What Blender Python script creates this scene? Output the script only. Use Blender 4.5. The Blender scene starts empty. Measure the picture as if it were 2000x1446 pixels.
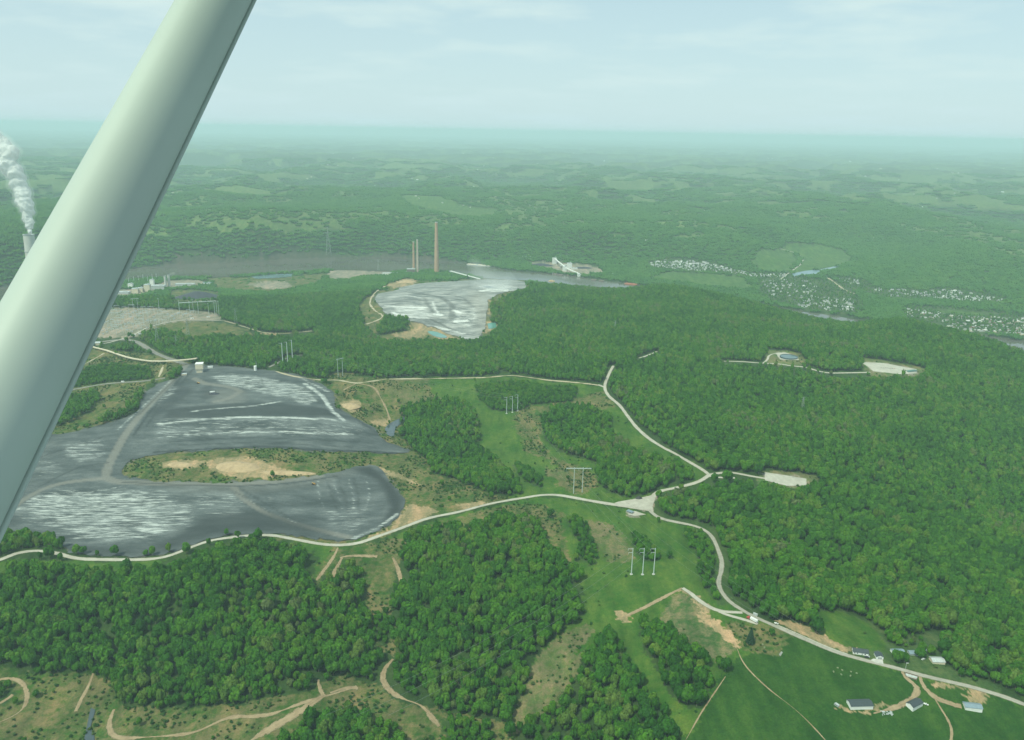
import bpy, bmesh, math, random
import numpy as np
from mathutils import Vector, Matrix
from mathutils.geometry import delaunay_2d_cdt
R = math.radians
random.seed(7); rng = np.random.default_rng(7)
SC = bpy.context.scene
COL = SC.collection

# ------------------------------------------------------------------ camera
CAM_Z, FOC, PITCH, ROLL = 770.0, 1570.0, R(16.55), R(1.05)
M3 = Matrix.Rotation(math.pi/2-PITCH, 3, 'X') @ Matrix.Rotation(ROLL, 3, 'Z')
cd = bpy.data.cameras.new('camera'); cam = bpy.data.objects.new('camera', cd); COL.objects.link(cam)
cam.matrix_world = Matrix.Translation((0, 0, CAM_Z)) @ M3.to_4x4()
cd.sensor_width = 36; cd.lens = 36*FOC/2000; cd.clip_start = 0.05; cd.clip_end = 200000
SC.camera = cam

# ------------------------------------------------------------------ sky, sun, exposure
SUN_EL, SUN_AZ = R(57), R(222)          # azimuth from +Y clockwise: behind the camera, to the left
w = bpy.data.worlds.new('World'); SC.world = w; w.use_nodes = True
nt = w.node_tree; N = nt.nodes; L = nt.links; N.clear()
out = N.new('ShaderNodeOutputWorld'); bg = N.new('ShaderNodeBackground'); sky = N.new('ShaderNodeTexSky')
sky.sky_type = 'NISHITA'; sky.sun_disc = False; sky.sun_elevation = SUN_EL; sky.sun_rotation = SUN_AZ
sky.altitude = 700; sky.air_density = 1.0; sky.dust_density = 1.2; sky.ozone_density = 1.0
bg.inputs['Strength'].default_value = 0.108
tc = N.new('ShaderNodeTexCoord'); sx = N.new('ShaderNodeSeparateXYZ'); L.new(tc.outputs['Generated'], sx.inputs[0])
def wmath(op, a, b=None):
    m = N.new('ShaderNodeMath'); m.operation = op
    for i, v in enumerate((a, b)):
        if v is None: continue
        if isinstance(v, (int, float)): m.inputs[i].default_value = v
        else: L.new(v, m.inputs[i])
    return m.outputs[0]
# thin high cloud: noise on the plane of the cloud deck
zc = wmath('ADD', wmath('MAXIMUM', sx.outputs[2], 0.0), 0.10)
cx = N.new('ShaderNodeCombineXYZ'); L.new(wmath('DIVIDE', sx.outputs[0], zc), cx.inputs[0]); L.new(wmath('DIVIDE', sx.outputs[1], zc), cx.inputs[1])
cn = N.new('ShaderNodeTexNoise'); cn.inputs['Scale'].default_value = 0.9; cn.inputs['Detail'].default_value = 7; cn.inputs['Roughness'].default_value = 0.55
L.new(cx.outputs[0], cn.inputs['Vector'])
cr = N.new('ShaderNodeValToRGB'); cr.color_ramp.elements[0].position = 0.48; cr.color_ramp.elements[1].position = 0.72
L.new(cn.outputs['Fac'], cr.inputs[0])
lowz = wmath('MINIMUM', wmath('MULTIPLY', wmath('MAXIMUM', sx.outputs[2], 0.0), 7.0), 1.0)
veil = wmath('ADD', wmath('MULTIPLY', cr.outputs['Color'], 0.10), wmath('ADD', 0.70, wmath('MULTIPLY', wmath('SUBTRACT', 1.0, lowz), 0.22)))
mix = N.new('ShaderNodeMix'); mix.data_type = 'RGBA'
L.new(veil, mix.inputs['Factor']); L.new(sky.outputs[0], mix.inputs['A']); mix.inputs['B'].default_value = (5.15, 6.0, 7.15, 1)
mix2 = N.new('ShaderNodeMix'); mix2.data_type = 'RGBA'; L.new(wmath('MULTIPLY', wmath('MULTIPLY', cr.outputs['Color'], lowz), 0.75), mix2.inputs['Factor'])
L.new(mix.outputs['Result'], mix2.inputs['A']); mix2.inputs['B'].default_value = (6.8, 7.2, 7.6, 1)
L.new(mix2.outputs['Result'], bg.inputs['Color']); L.new(bg.outputs[0], out.inputs['Surface'])
sd = bpy.data.lights.new('sun', 'SUN'); sd.energy = 3.5; sd.angle = R(1.5); sd.color = (1.0, 0.95, 0.84)
sun = bpy.data.objects.new('sun', sd); COL.objects.link(sun)
sdir = Vector((math.sin(SUN_AZ)*math.cos(SUN_EL), math.cos(SUN_AZ)*math.cos(SUN_EL), math.sin(SUN_EL)))
sun.rotation_euler = sdir.to_track_quat('Z', 'Y').to_euler(); sun.location = (0, 0, 900)
vs = SC.view_settings
vs.view_transform = 'Standard'; vs.look = 'None'; vs.gamma = 1.0; vs.use_curve_mapping = False
vs.exposure = 0.24
vs.use_white_balance = True; vs.white_balance_temperature = 6650; vs.white_balance_tint = -10.5
cy = SC.cycles
cy.max_bounces = 5; cy.diffuse_bounces = 2; cy.glossy_bounces = 2; cy.transparent_max_bounces = 6; cy.volume_bounces = 2
cy.use_denoising = True; cy.sample_clamp_indirect = 4.0

# ------------------------------------------------------------------ helpers
def tag(o, label=None, cat=None, group=None, kind=None):
    if label: o['label'] = label
    if cat: o['category'] = cat
    if group: o['group'] = group
    if kind: o['kind'] = kind
    return o
def empty(name, loc, label=None, cat=None, group=None, rz=0.0):
    o = bpy.data.objects.new(name, None); o.empty_display_size = 2; o.location = loc; o.rotation_euler.z = rz; COL.objects.link(o)
    return tag(o, label, cat, group)
def link(name, me, parent=None, loc=(0, 0, 0)):
    o = bpy.data.objects.new(name, me); o.location = loc
    if parent: o.parent = parent
    COL.objects.link(o); return o
def copy_tree(o, parent=None):
    kids = [c for c in COL.objects if c.parent is o] if parent is None else list(KIDS.get(o.name, []))
    c = o.copy(); COL.objects.link(c)
    if parent: c.parent = parent
    for k in kids:
        copy_tree(k, c)
    return c
KIDS = {}
class MB:
    """collects faces, builds one mesh"""
    def __init__(s): s.v = []; s.f = []; s.m = []
    def face(s, pts, mi=0):
        b = len(s.v); s.v += [tuple(p) for p in pts]; s.f.append(tuple(range(b, b+len(pts)))); s.m.append(mi)
    def box(s, c, d, rz=0.0, mi=0, taper=1.0):
        x, y, z = c; a, b_, h = d[0]/2, d[1]/2, d[2]
        ca, sa = math.cos(rz), math.sin(rz); b = len(s.v)
        for k, (hh, t) in enumerate(((0, 1), (h, taper))):
            for dx, dy in ((-a, -b_), (a, -b_), (a, b_), (-a, b_)):
                dx *= t; dy *= t
                s.v.append((x+dx*ca-dy*sa, y+dx*sa+dy*ca, z+hh))
        for q in ((0, 3, 2, 1), (4, 5, 6, 7), (0, 1, 5, 4), (1, 2, 6, 5), (2, 3, 7, 6), (3, 0, 4, 7)):
            s.f.append(tuple(b+i for i in q)); s.m.append(mi)
    def tube(s, p, q, r0, r1=None, n=6, mi=0, cap=True):
        r1 = r0 if r1 is None else r1
        p, q = Vector(p), Vector(q); d = (q-p).normalized()
        u = d.orthogonal().normalized(); v = d.cross(u); b = len(s.v)
        for c, r in ((p, r0), (q, r1)):
            for i in range(n):
                a = 2*math.pi*i/n; s.v.append(tuple(c+u*math.cos(a)*r+v*math.sin(a)*r))
        for i in range(n):
            j = (i+1) % n; s.f.append((b+i, b+j, b+n+j, b+n+i)); s.m.append(mi)
        if cap:
            s.f.append(tuple(b+n+i for i in range(n))); s.m.append(mi)
            s.f.append(tuple(b+n-1-i for i in range(n))); s.m.append(mi)
    def lathe(s, prof, c=(0, 0, 0), n=24, mi=0):
        b = len(s.v)
        for r, z in prof:
            for i in range(n):
                a = 2*math.pi*i/n; s.v.append((c[0]+r*math.cos(a), c[1]+r*math.sin(a), c[2]+z))
        for k in range(len(prof)-1):
            for i in range(n):
                j = (i+1) % n; s.f.append((b+k*n+i, b+k*n+j, b+(k+1)*n+j, b+(k+1)*n+i)); s.m.append(mi)
    def mesh(s, name, mats, smooth=False):
        me = bpy.data.meshes.new(name); me.from_pydata(s.v, [], s.f)
        for m in (mats if isinstance(mats, (list, tuple)) else [mats]): me.materials.append(m)
        me.polygons.foreach_set('material_index', s.m)
        if smooth: me.polygons.foreach_set('use_smooth', [True]*len(s.f))
        me.update(); return me
    def build(s, name, mats, parent=None, loc=(0, 0, 0), smooth=False):
        return link(name, s.mesh(name, mats, smooth), parent, loc)
def np_mesh(name, V, F, mats, smooth=True):
    """V (n,3), F (m,k)"""
    me = bpy.data.meshes.new(name); k = F.shape[1]
    me.vertices.add(len(V)); me.vertices.foreach_set('co', np.ascontiguousarray(V, np.float32).ravel())
    me.loops.add(F.size); me.loops.foreach_set('vertex_index', np.ascontiguousarray(F, np.int32).ravel())
    me.polygons.add(len(F)); me.polygons.foreach_set('loop_start', np.arange(0, F.size, k, dtype=np.int32))
    for m in (mats if isinstance(mats, (list, tuple)) else [mats]): me.materials.append(m)
    me.update(calc_edges=True); me.validate()
    if smooth: me.polygons.foreach_set('use_smooth', np.ones(len(me.polygons), bool))
    return me
def set_attr(me, name, arr, typ='FLOAT'):
    a = me.attributes.new(name, typ, 'POINT')
    key = {'FLOAT': 'value', 'INT': 'value', 'FLOAT_COLOR': 'color', 'FLOAT_VECTOR': 'vector'}[typ]
    a.data.foreach_set(key, np.ascontiguousarray(arr).ravel())

# materials
def new_mat(name):
    m = bpy.data.materials.new(name); m.use_nodes = True; t = m.node_tree
    return m, t.nodes, t.links, t.nodes['Principled BSDF']
def ramp(N, L, fac, stops):
    r = N.new('ShaderNodeValToRGB'); e = r.color_ramp.elements
    while len(e) < len(stops): e.new(0.5)
    for i, (p, c) in enumerate(stops):
        e[i].position = p; e[i].color = (*c, 1) if len(c) == 3 else c
    L.new(fac, r.inputs[0]); return r.outputs['Color']
def noise(N, L, scale, detail=4, rough=0.55, vec=None):
    n = N.new('ShaderNodeTexNoise'); n.inputs['Scale'].default_value = scale; n.inputs['Detail'].default_value = detail
    n.inputs['Roughness'].default_value = rough
    if vec is not None: L.new(vec, n.inputs['Vector'])
    return n.outputs['Fac']
def mixc(N, L, fac, a, b, blend='MIX'):
    m = N.new('ShaderNodeMix'); m.data_type = 'RGBA'; m.blend_type = blend
    for key, v in (('Factor', fac), ('A', a), ('B', b)):
        if isinstance(v, (int, float)): m.inputs[key].default_value = v
        elif isinstance(v, tuple): m.inputs[key].default_value = (*v[:3], 1)
        else: L.new(v, m.inputs[key])
    return m.outputs['Result']
def mth(N, L, op, a, b=0.0, clamp=False):
    m = N.new('ShaderNodeMath'); m.operation = op; m.use_clamp = clamp
    for i, v in enumerate((a, b)):
        if isinstance(v, (int, float)): m.inputs[i].default_value = v
        else: L.new(v, m.inputs[i])
    return m.outputs[0]
def mapping(N, L, scale, coord='Object', rot=(0, 0, 0)):
    t = N.new('ShaderNodeTexCoord'); m = N.new('ShaderNodeMapping'); m.inputs['Scale'].default_value = scale; m.inputs['Rotation'].default_value = rot
    L.new(t.outputs[coord], m.inputs['Vector']); return m.outputs[0]
def paint(name, c, rough=0.7, var=0.18, scale=0.6, metal=0.0):
    """painted or plain surface with weathering noise"""
    m, N, L, B = new_mat(name); t = N.new('ShaderNodeTexCoord')
    n = noise(N, L, scale, 5, 0.6, t.outputs['Object'])
    lo = tuple(max(0, x*(1-var)) for x in c); hi = tuple(min(0.9, x*(1+var)) for x in c)
    L.new(ramp(N, L, n, [(0.3, lo), (0.7, hi)]), B.inputs['Base Color'])
    B.inputs['Roughness'].default_value = rough; B.inputs['Metallic'].default_value = metal
    return m
HAZE_COL = (.71, .90, .97, 1); HAZE_DEN = 5.9e-5
# ------------------------------------------------------------------ pixels of the survey photo to places
MR = np.array(M3)
def rays(p):
    p = np.asarray(p, float).reshape(-1, 2)
    d = np.stack([(p[:, 0]-1000)/FOC, (723-p[:, 1])/FOC, -np.ones(len(p))], 1) @ MR.T
    return d
def at_z(p, z):
    d = rays(p); t = (np.asarray(z, float)-CAM_Z)/d[:, 2]
    return d*t[:, None]+np.array([0, 0, CAM_Z])
def project(P):
    c = (np.asarray(P, float).reshape(-1, 3)-np.array([0, 0, CAM_Z])) @ MR
    return np.stack([1000+FOC*c[:, 0]/-c[:, 2], 723-FOC*c[:, 1]/-c[:, 2], -c[:, 2]], 1)

def vnoise(x, y, seed=0):
    x = np.asarray(x, float); y = np.asarray(y, float)
    xi = np.floor(x).astype(np.int64); yi = np.floor(y).astype(np.int64); fx = x-xi; fy = y-yi
    fx = fx*fx*fx*(fx*(fx*6-15)+10); fy = fy*fy*fy*(fy*(fy*6-15)+10)
    def h(a, b):
        n = (a*374761393+b*668265263+seed*1442695041) & 0x7fffffff
        n = ((n ^ (n >> 13))*1274126177) & 0x7fffffff
        n = (n ^ (n >> 16))*2654435 & 0x7fffffff
        return (n % 65536)/65535.0
    return (h(xi, yi)*(1-fx)+h(xi+1, yi)*fx)*(1-fy)+(h(xi, yi+1)*(1-fx)+h(xi+1, yi+1)*fx)*fy
def fbm(x, y, wl, octv=4, seed=0, gain=0.5):
    s = 0; a = 1; t = 0
    for o in range(octv):
        s = s+a*vnoise(np.asarray(x)/wl+13.7*o, np.asarray(y)/wl+7.1*o, seed+o); t += a; a *= gain; wl /= 2.03
    return s/t

CTRL = [  # photo x, photo y, height above the river
 (0,1446,105),(170,1440,98),(350,1440,112),(600,1440,125),(850,1440,125),(1000,1440,128),(1150,1440,150),(1300,1440,178),(1500,1440,192),(1700,1440,196),(1900,1440,190),(2000,1440,185),
 (0,1330,112),(200,1330,108),(400,1385,115),(620,1350,128),(760,1310,120),(1000,1300,150),(1150,1200,172),(1300,1300,188),(1500,1330,200),(1680,1380,202),(1790,1370,202),(1900,1380,200),
 (0,1200,138),(200,1200,143),(400,1200,150),(600,1200,145),(740,1180,132),(900,1200,160),(1050,1150,170),(900,1100,163),
 (0,1092,150),(150,1090,150),(285,1093,150),(453,1050,152),(577,1054,152),(664,1065,152),(786,1031,158),(897,1000,165),(1062,967,178),(1186,984,188),(1264,994,192),(1385,928,205),(1397,1060,200),(1403,1140,203),(1453,1194,206),(1589,1256,208),(1753,1306,210),(1877,1336,208),(2000,1376,203),
 (1255,1122,190),(1180,1050,184),(100,1030,140),(300,1000,141),(500,1000,142),(700,990,142),(600,935,146),(300,945,145),
 (400,900,152),(550,890,154),(700,900,149),(150,900,150),(450,878,150),(700,884,148),(790,888,142),(310,822,170),(500,818,171),(660,818,168),(725,838,156),(450,760,177),(600,760,176),(388,720,180),(300,780,168),(150,860,155),(270,860,158),
 (770,830,138),(800,885,135),(870,830,152),(960,850,146),(1000,900,152),(900,960,158),(1100,900,172),(1120,840,170),(1000,800,166),(1228,816,196),(1189,745,201),(1197,717,203),(1070,743,182),(900,739,172),(700,750,175),(560,718,181),
 (241,664,152),(300,640,152),(420,627,150),(200,605,140),(250,592,140),(400,597,135),(360,665,170),(470,672,165),(200,720,160),(150,780,152),(60,700,140),(0,800,140),(20,950,142),
 (300,556,12),(400,562,14),(520,540,10),(700,536,12),(860,533,12),(380,582,22),(780,533,12),(560,560,14),
 (560,600,92),(640,572,58),(480,622,112),(650,650,140),(720,690,152),(800,545,45),(600,565,40),
 (760,590,130),(870,562,136),(1000,554,138),(880,610,140),(930,655,122),(800,627,126),(800,655,112),(850,657,110),(960,637,120),(1025,562,138),(700,620,125),
 (1100,568,140),(1165,580,134),(1250,568,158),(1300,562,168),(1400,578,163),(1500,606,148),(1580,628,138),(1640,645,133),(1700,637,163),(1760,631,173),(1850,652,173),(1930,672,168),(1990,712,148),(2040,752,136),(1055,559,133),
 (1100,620,165),(1100,680,180),(1250,640,185),(1250,700,195),(1400,650,185),(1400,707,190),(1540,700,195),(1650,729,195),(1740,720,192),(1600,660,175),(1800,690,180),(1900,720,165),(1400,800,190),(1300,800,195),(1600,800,178),(1750,800,165),(1900,850,140),(2000,820,132),(2050,950,112),(1500,930,200),(1575,940,198),(1700,950,172),(1850,1000,142),(2000,1050,130),(1450,1000,200),(1600,1050,180),(1800,1150,165),(2000,1200,162),(1550,1120,195),(1700,1220,202),(1900,1280,197),(1650,880,183),(1300,1060,192),
 # the river's near bank, partly behind the bluff
 (1120,566,3),(1170,571,3),(1206,572,3),(1300,587,3),(1420,607,3),(1520,630,3),(1600,648,3),(1680,660,3),(1800,684,3),(1900,704,3),(2000,730,3),(1040,552,3),(940,547,3),(880,537,5),
 (228,553,4),(315,546,4),(420,546,4),(469,541,4),(120,572,6),(0,595,6),
 # far bank, flats and the bluffs behind
 (1300,545,9),(1450,555,9),(1560,590,9),(1680,610,9),(1800,632,9),(1900,645,9),(1980,656,9),(1400,527,10),(1600,550,10),(1550,503,11),(1630,497,11),(1700,572,12),(1850,590,14),(1950,605,12),(1250,550,6),(1140,535,6),(1060,527,6),
 (297,519,6),(500,508,6),(700,499,6),(900,508,6),(1000,508,10),(1080,514,8),(150,535,6),(0,560,6),
 (0,470,190),(100,455,185),(300,440,180),(500,440,190),(650,430,190),(800,425,200),(950,405,200),(1080,430,180),(1150,450,170),(1250,430,180),(1300,478,110),(1380,445,170),(1200,502,40),(1450,475,110),(1500,445,150),(700,470,90),(400,485,80),(900,470,100),
 (1600,462,50),(1700,480,40),(1750,440,130),(1850,510,90),(1900,555,40),(1990,570,60),(1900,440,160),(2000,490,160),(1750,535,50),(1680,445,110),
]
cp = np.array(CTRL, float); CW = at_z(cp[:, :2], cp[:, 2])
extra = []
for x in range(-12000, 12001, 3000):
    for y in (9000, 13000, 18000): extra.append((x, y, 175))
for x, y, z in ((-1500, 600, 130), (-900, 350, 110), (0, 300, 100), (900, 350, 170), (1700, 700, 150), (2600, 1500, 90), (3200, 2400, 110), (-2500, 1500, 150), (-3000, 2500, 150), (-4500, 3500, 100), (4500, 3500, 150), (5500, 5500, 170), (-6000, 6000, 170), (3800, 4600, 150)):
    extra.append((x, y, z))
CW = np.vstack([CW, np.array(extra, float)])
def kern(d2): return -np.sqrt(d2+70.0**2)
_D2 = ((CW[:, None, :2]-CW[None, :, :2])**2).sum(2)
n_ = len(CW); A_ = np.zeros((n_+1, n_+1)); A_[:n_, :n_] = kern(_D2)+np.eye(n_)*6.0; A_[:n_, n_] = 1; A_[n_, :n_] = 1
_S = np.linalg.solve(A_, np.append(CW[:, 2], 0)); _W = _S[:n_].astype(np.float32); _C = _S[n_]
CX = CW[:, 0].astype(np.float32); CY = CW[:, 1].astype(np.float32)

def in_poly(P, x, y):
    P = np.asarray(P, float); ins = np.zeros(x.shape, bool); n = len(P)
    for i in range(n):
        x0, y0 = P[i]; x1, y1 = P[(i+1) % n]
        if y0 == y1: continue
        c = ((y0 > y) != (y1 > y)) & (x < (x1-x0)*(y-y0)/(y1-y0)+x0)
        ins ^= c
    return ins
# raster of the neighbourhood
GX0, GY0, GS = -4600.0, 200.0, 4.0; GNX, GNY = 2400, 1700
def gidx(x, y):
    i = ((np.asarray(x)-GX0)/GS).astype(int); j = ((np.asarray(y)-GY0)/GS).astype(int)
    ok = (i >= 0) & (j >= 0) & (i < GNX) & (j < GNY)
    return np.clip(j, 0, GNY-1), np.clip(i, 0, GNX-1), ok
def paint_poly(ras, P, val):
    P = np.asarray(P, float)[:, :2]
    j0, i0, _ = gidx(P[:, 0].min(), P[:, 1].min()); j1, i1, _ = gidx(P[:, 0].max(), P[:, 1].max())
    xs = GX0+(np.arange(i0, i1+1)+.5)*GS; ys = GY0+(np.arange(j0, j1+1)+.5)*GS
    X, Y = np.meshgrid(xs, ys); m = in_poly(P, X, Y)
    ras[j0:j1+1, i0:i1+1][m] = val
def blur(a, r):
    a = a.astype(np.float32)
    for ax in (0, 1):
        for _ in range(2):
            p = np.pad(a, [(r+1, r) if k == ax else (0, 0) for k in (0, 1)], mode='edge'); c = np.cumsum(p, axis=ax, dtype=np.float64)
            n = a.shape[ax]
            hi = np.take(c, np.arange(2*r+1, 2*r+1+n), axis=ax); lo = np.take(c, np.arange(0, n), axis=ax)
            a = ((hi-lo)/(2*r+1)).astype(np.float32)
    return a
FAR_BANK = [(-260,590),(-100,572),(0,562),(150,538),(245,528),(297,521),(350,514),(455,512),(560,505),(700,501),(790,503),(895,512),(965,524),(1000,530),(1038,533),(1080,535),(1140,543),(1196,551),(1245,557),(1310,568),(1380,579),(1460,591),(1520,601),(1573,610),(1615,615),(1671,624),(1750,636),(1850,648),(1970,661),(2000,667),(2300,700)]
NEAR_BANK = [(2300,770),(2000,727),(1900,701),(1800,681),(1680,657),(1600,645),(1520,627),(1420,604),(1300,584),(1206,570),(1164,568),(1110,563),(1028,548),(940,543),(878,532),(780,531),(650,527),(595,531),(469,538),(413,543),(350,541),(315,543),(228,550),(100,574),(0,592),(-260,630)]
RIVER_P = at_z(FAR_BANK+NEAR_BANK, 0.0)
_ras = np.zeros((GNY, GNX), np.uint8); paint_poly(_ras, RIVER_P, 1)
RIVM = blur(_ras, 5)
def samp(ras, x, y, fill=0.0):
    j, i, ok = gidx(x, y); v = ras[j, i].astype(float); return np.where(ok, v, fill)
def height(x, y):
    x = np.asarray(x, np.float32); y = np.asarray(y, np.float32); shp = x.shape; x = x.ravel(); y = y.ravel()
    h = np.empty(len(x))
    for s in range(0, len(x), 20000):
        d2 = (x[s:s+20000, None]-CX)**2+(y[s:s+20000, None]-CY)**2
        h[s:s+20000] = kern(d2) @ _W
    h += _C
    r = np.hypot(x, y)
    k = np.clip((r-5200)/3000, 0, 1); k = k*k*(3-2*k)
    ridg = 1-np.clip(np.abs(2*fbm(x, y, 1900, 4, 3)-1)*3.0, 0, 1.6)
    h = h*(1-k)+k*(130+120*ridg+25*(fbm(x, y, 5000, 2, 9)-.5)*2)
    up = np.clip((h-30)/60, 0, 1)*np.clip((r-500)/600, 0, 1)
    h = h+up*(1-k)*(9*(fbm(x, y, 260, 3, 5)-.5)+np.clip((r-1800)/1500, 0, 1)*20*(fbm(x, y, 420, 3, 15)-.5))
    m = samp(RIVM, x, y); m = np.clip(m, 0, 1)
    h = np.maximum(h, 2.5)*(1-m)+m*(-4.0) if True else h
    return h.reshape(shp)
def hit(p):
    """where the lines of sight of photo pixels meet the ground"""
    d = rays(p); n = len(d); T = np.geomspace(420, 60000, 420)
    o = np.full(n, np.nan); 
    X = d[:, 0:1]*T; Y = d[:, 1:2]*T; Z = CAM_Z+d[:, 2:3]*T
    below = Z < height(X, Y); first = np.argmax(below, 1); first[~below.any(1)] = 419
    lo = T[np.maximum(first-1, 0)]; hi = T[first]
    for _ in range(14):
        mid = (lo+hi)/2; b = CAM_Z+d[:, 2]*mid < height(d[:, 0]*mid, d[:, 1]*mid)
        hi = np.where(b, mid, hi); lo = np.where(b, lo, mid)
    P = d*hi[:, None]; P[:, 2] += CAM_Z
    return P
def at(px, py): return Vector(hit([(px, py)])[0])
def dense(pl, step=10.0, close=False):
    pl = [np.array(p, float) for p in pl]; o = []; n = len(pl)
    for i in range(n if close else n-1):
        p0 = pl[(i-1) % n] if (close or i > 0) else pl[i]; p1 = pl[i]; p2 = pl[(i+1) % n]
        p3 = pl[(i+2) % n] if (close or i+2 < n) else p2
        k = max(1, int(np.linalg.norm(p2-p1)/step))
        for t in np.arange(k)/k:
            o.append(0.5*((2*p1)+(-p0+p2)*t+(2*p0-5*p1+4*p2-p3)*t*t+(-p0+3*p1-3*p2+p3)*t**3))
    if not close: o.append(pl[-1])
    return np.array(o)
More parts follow.
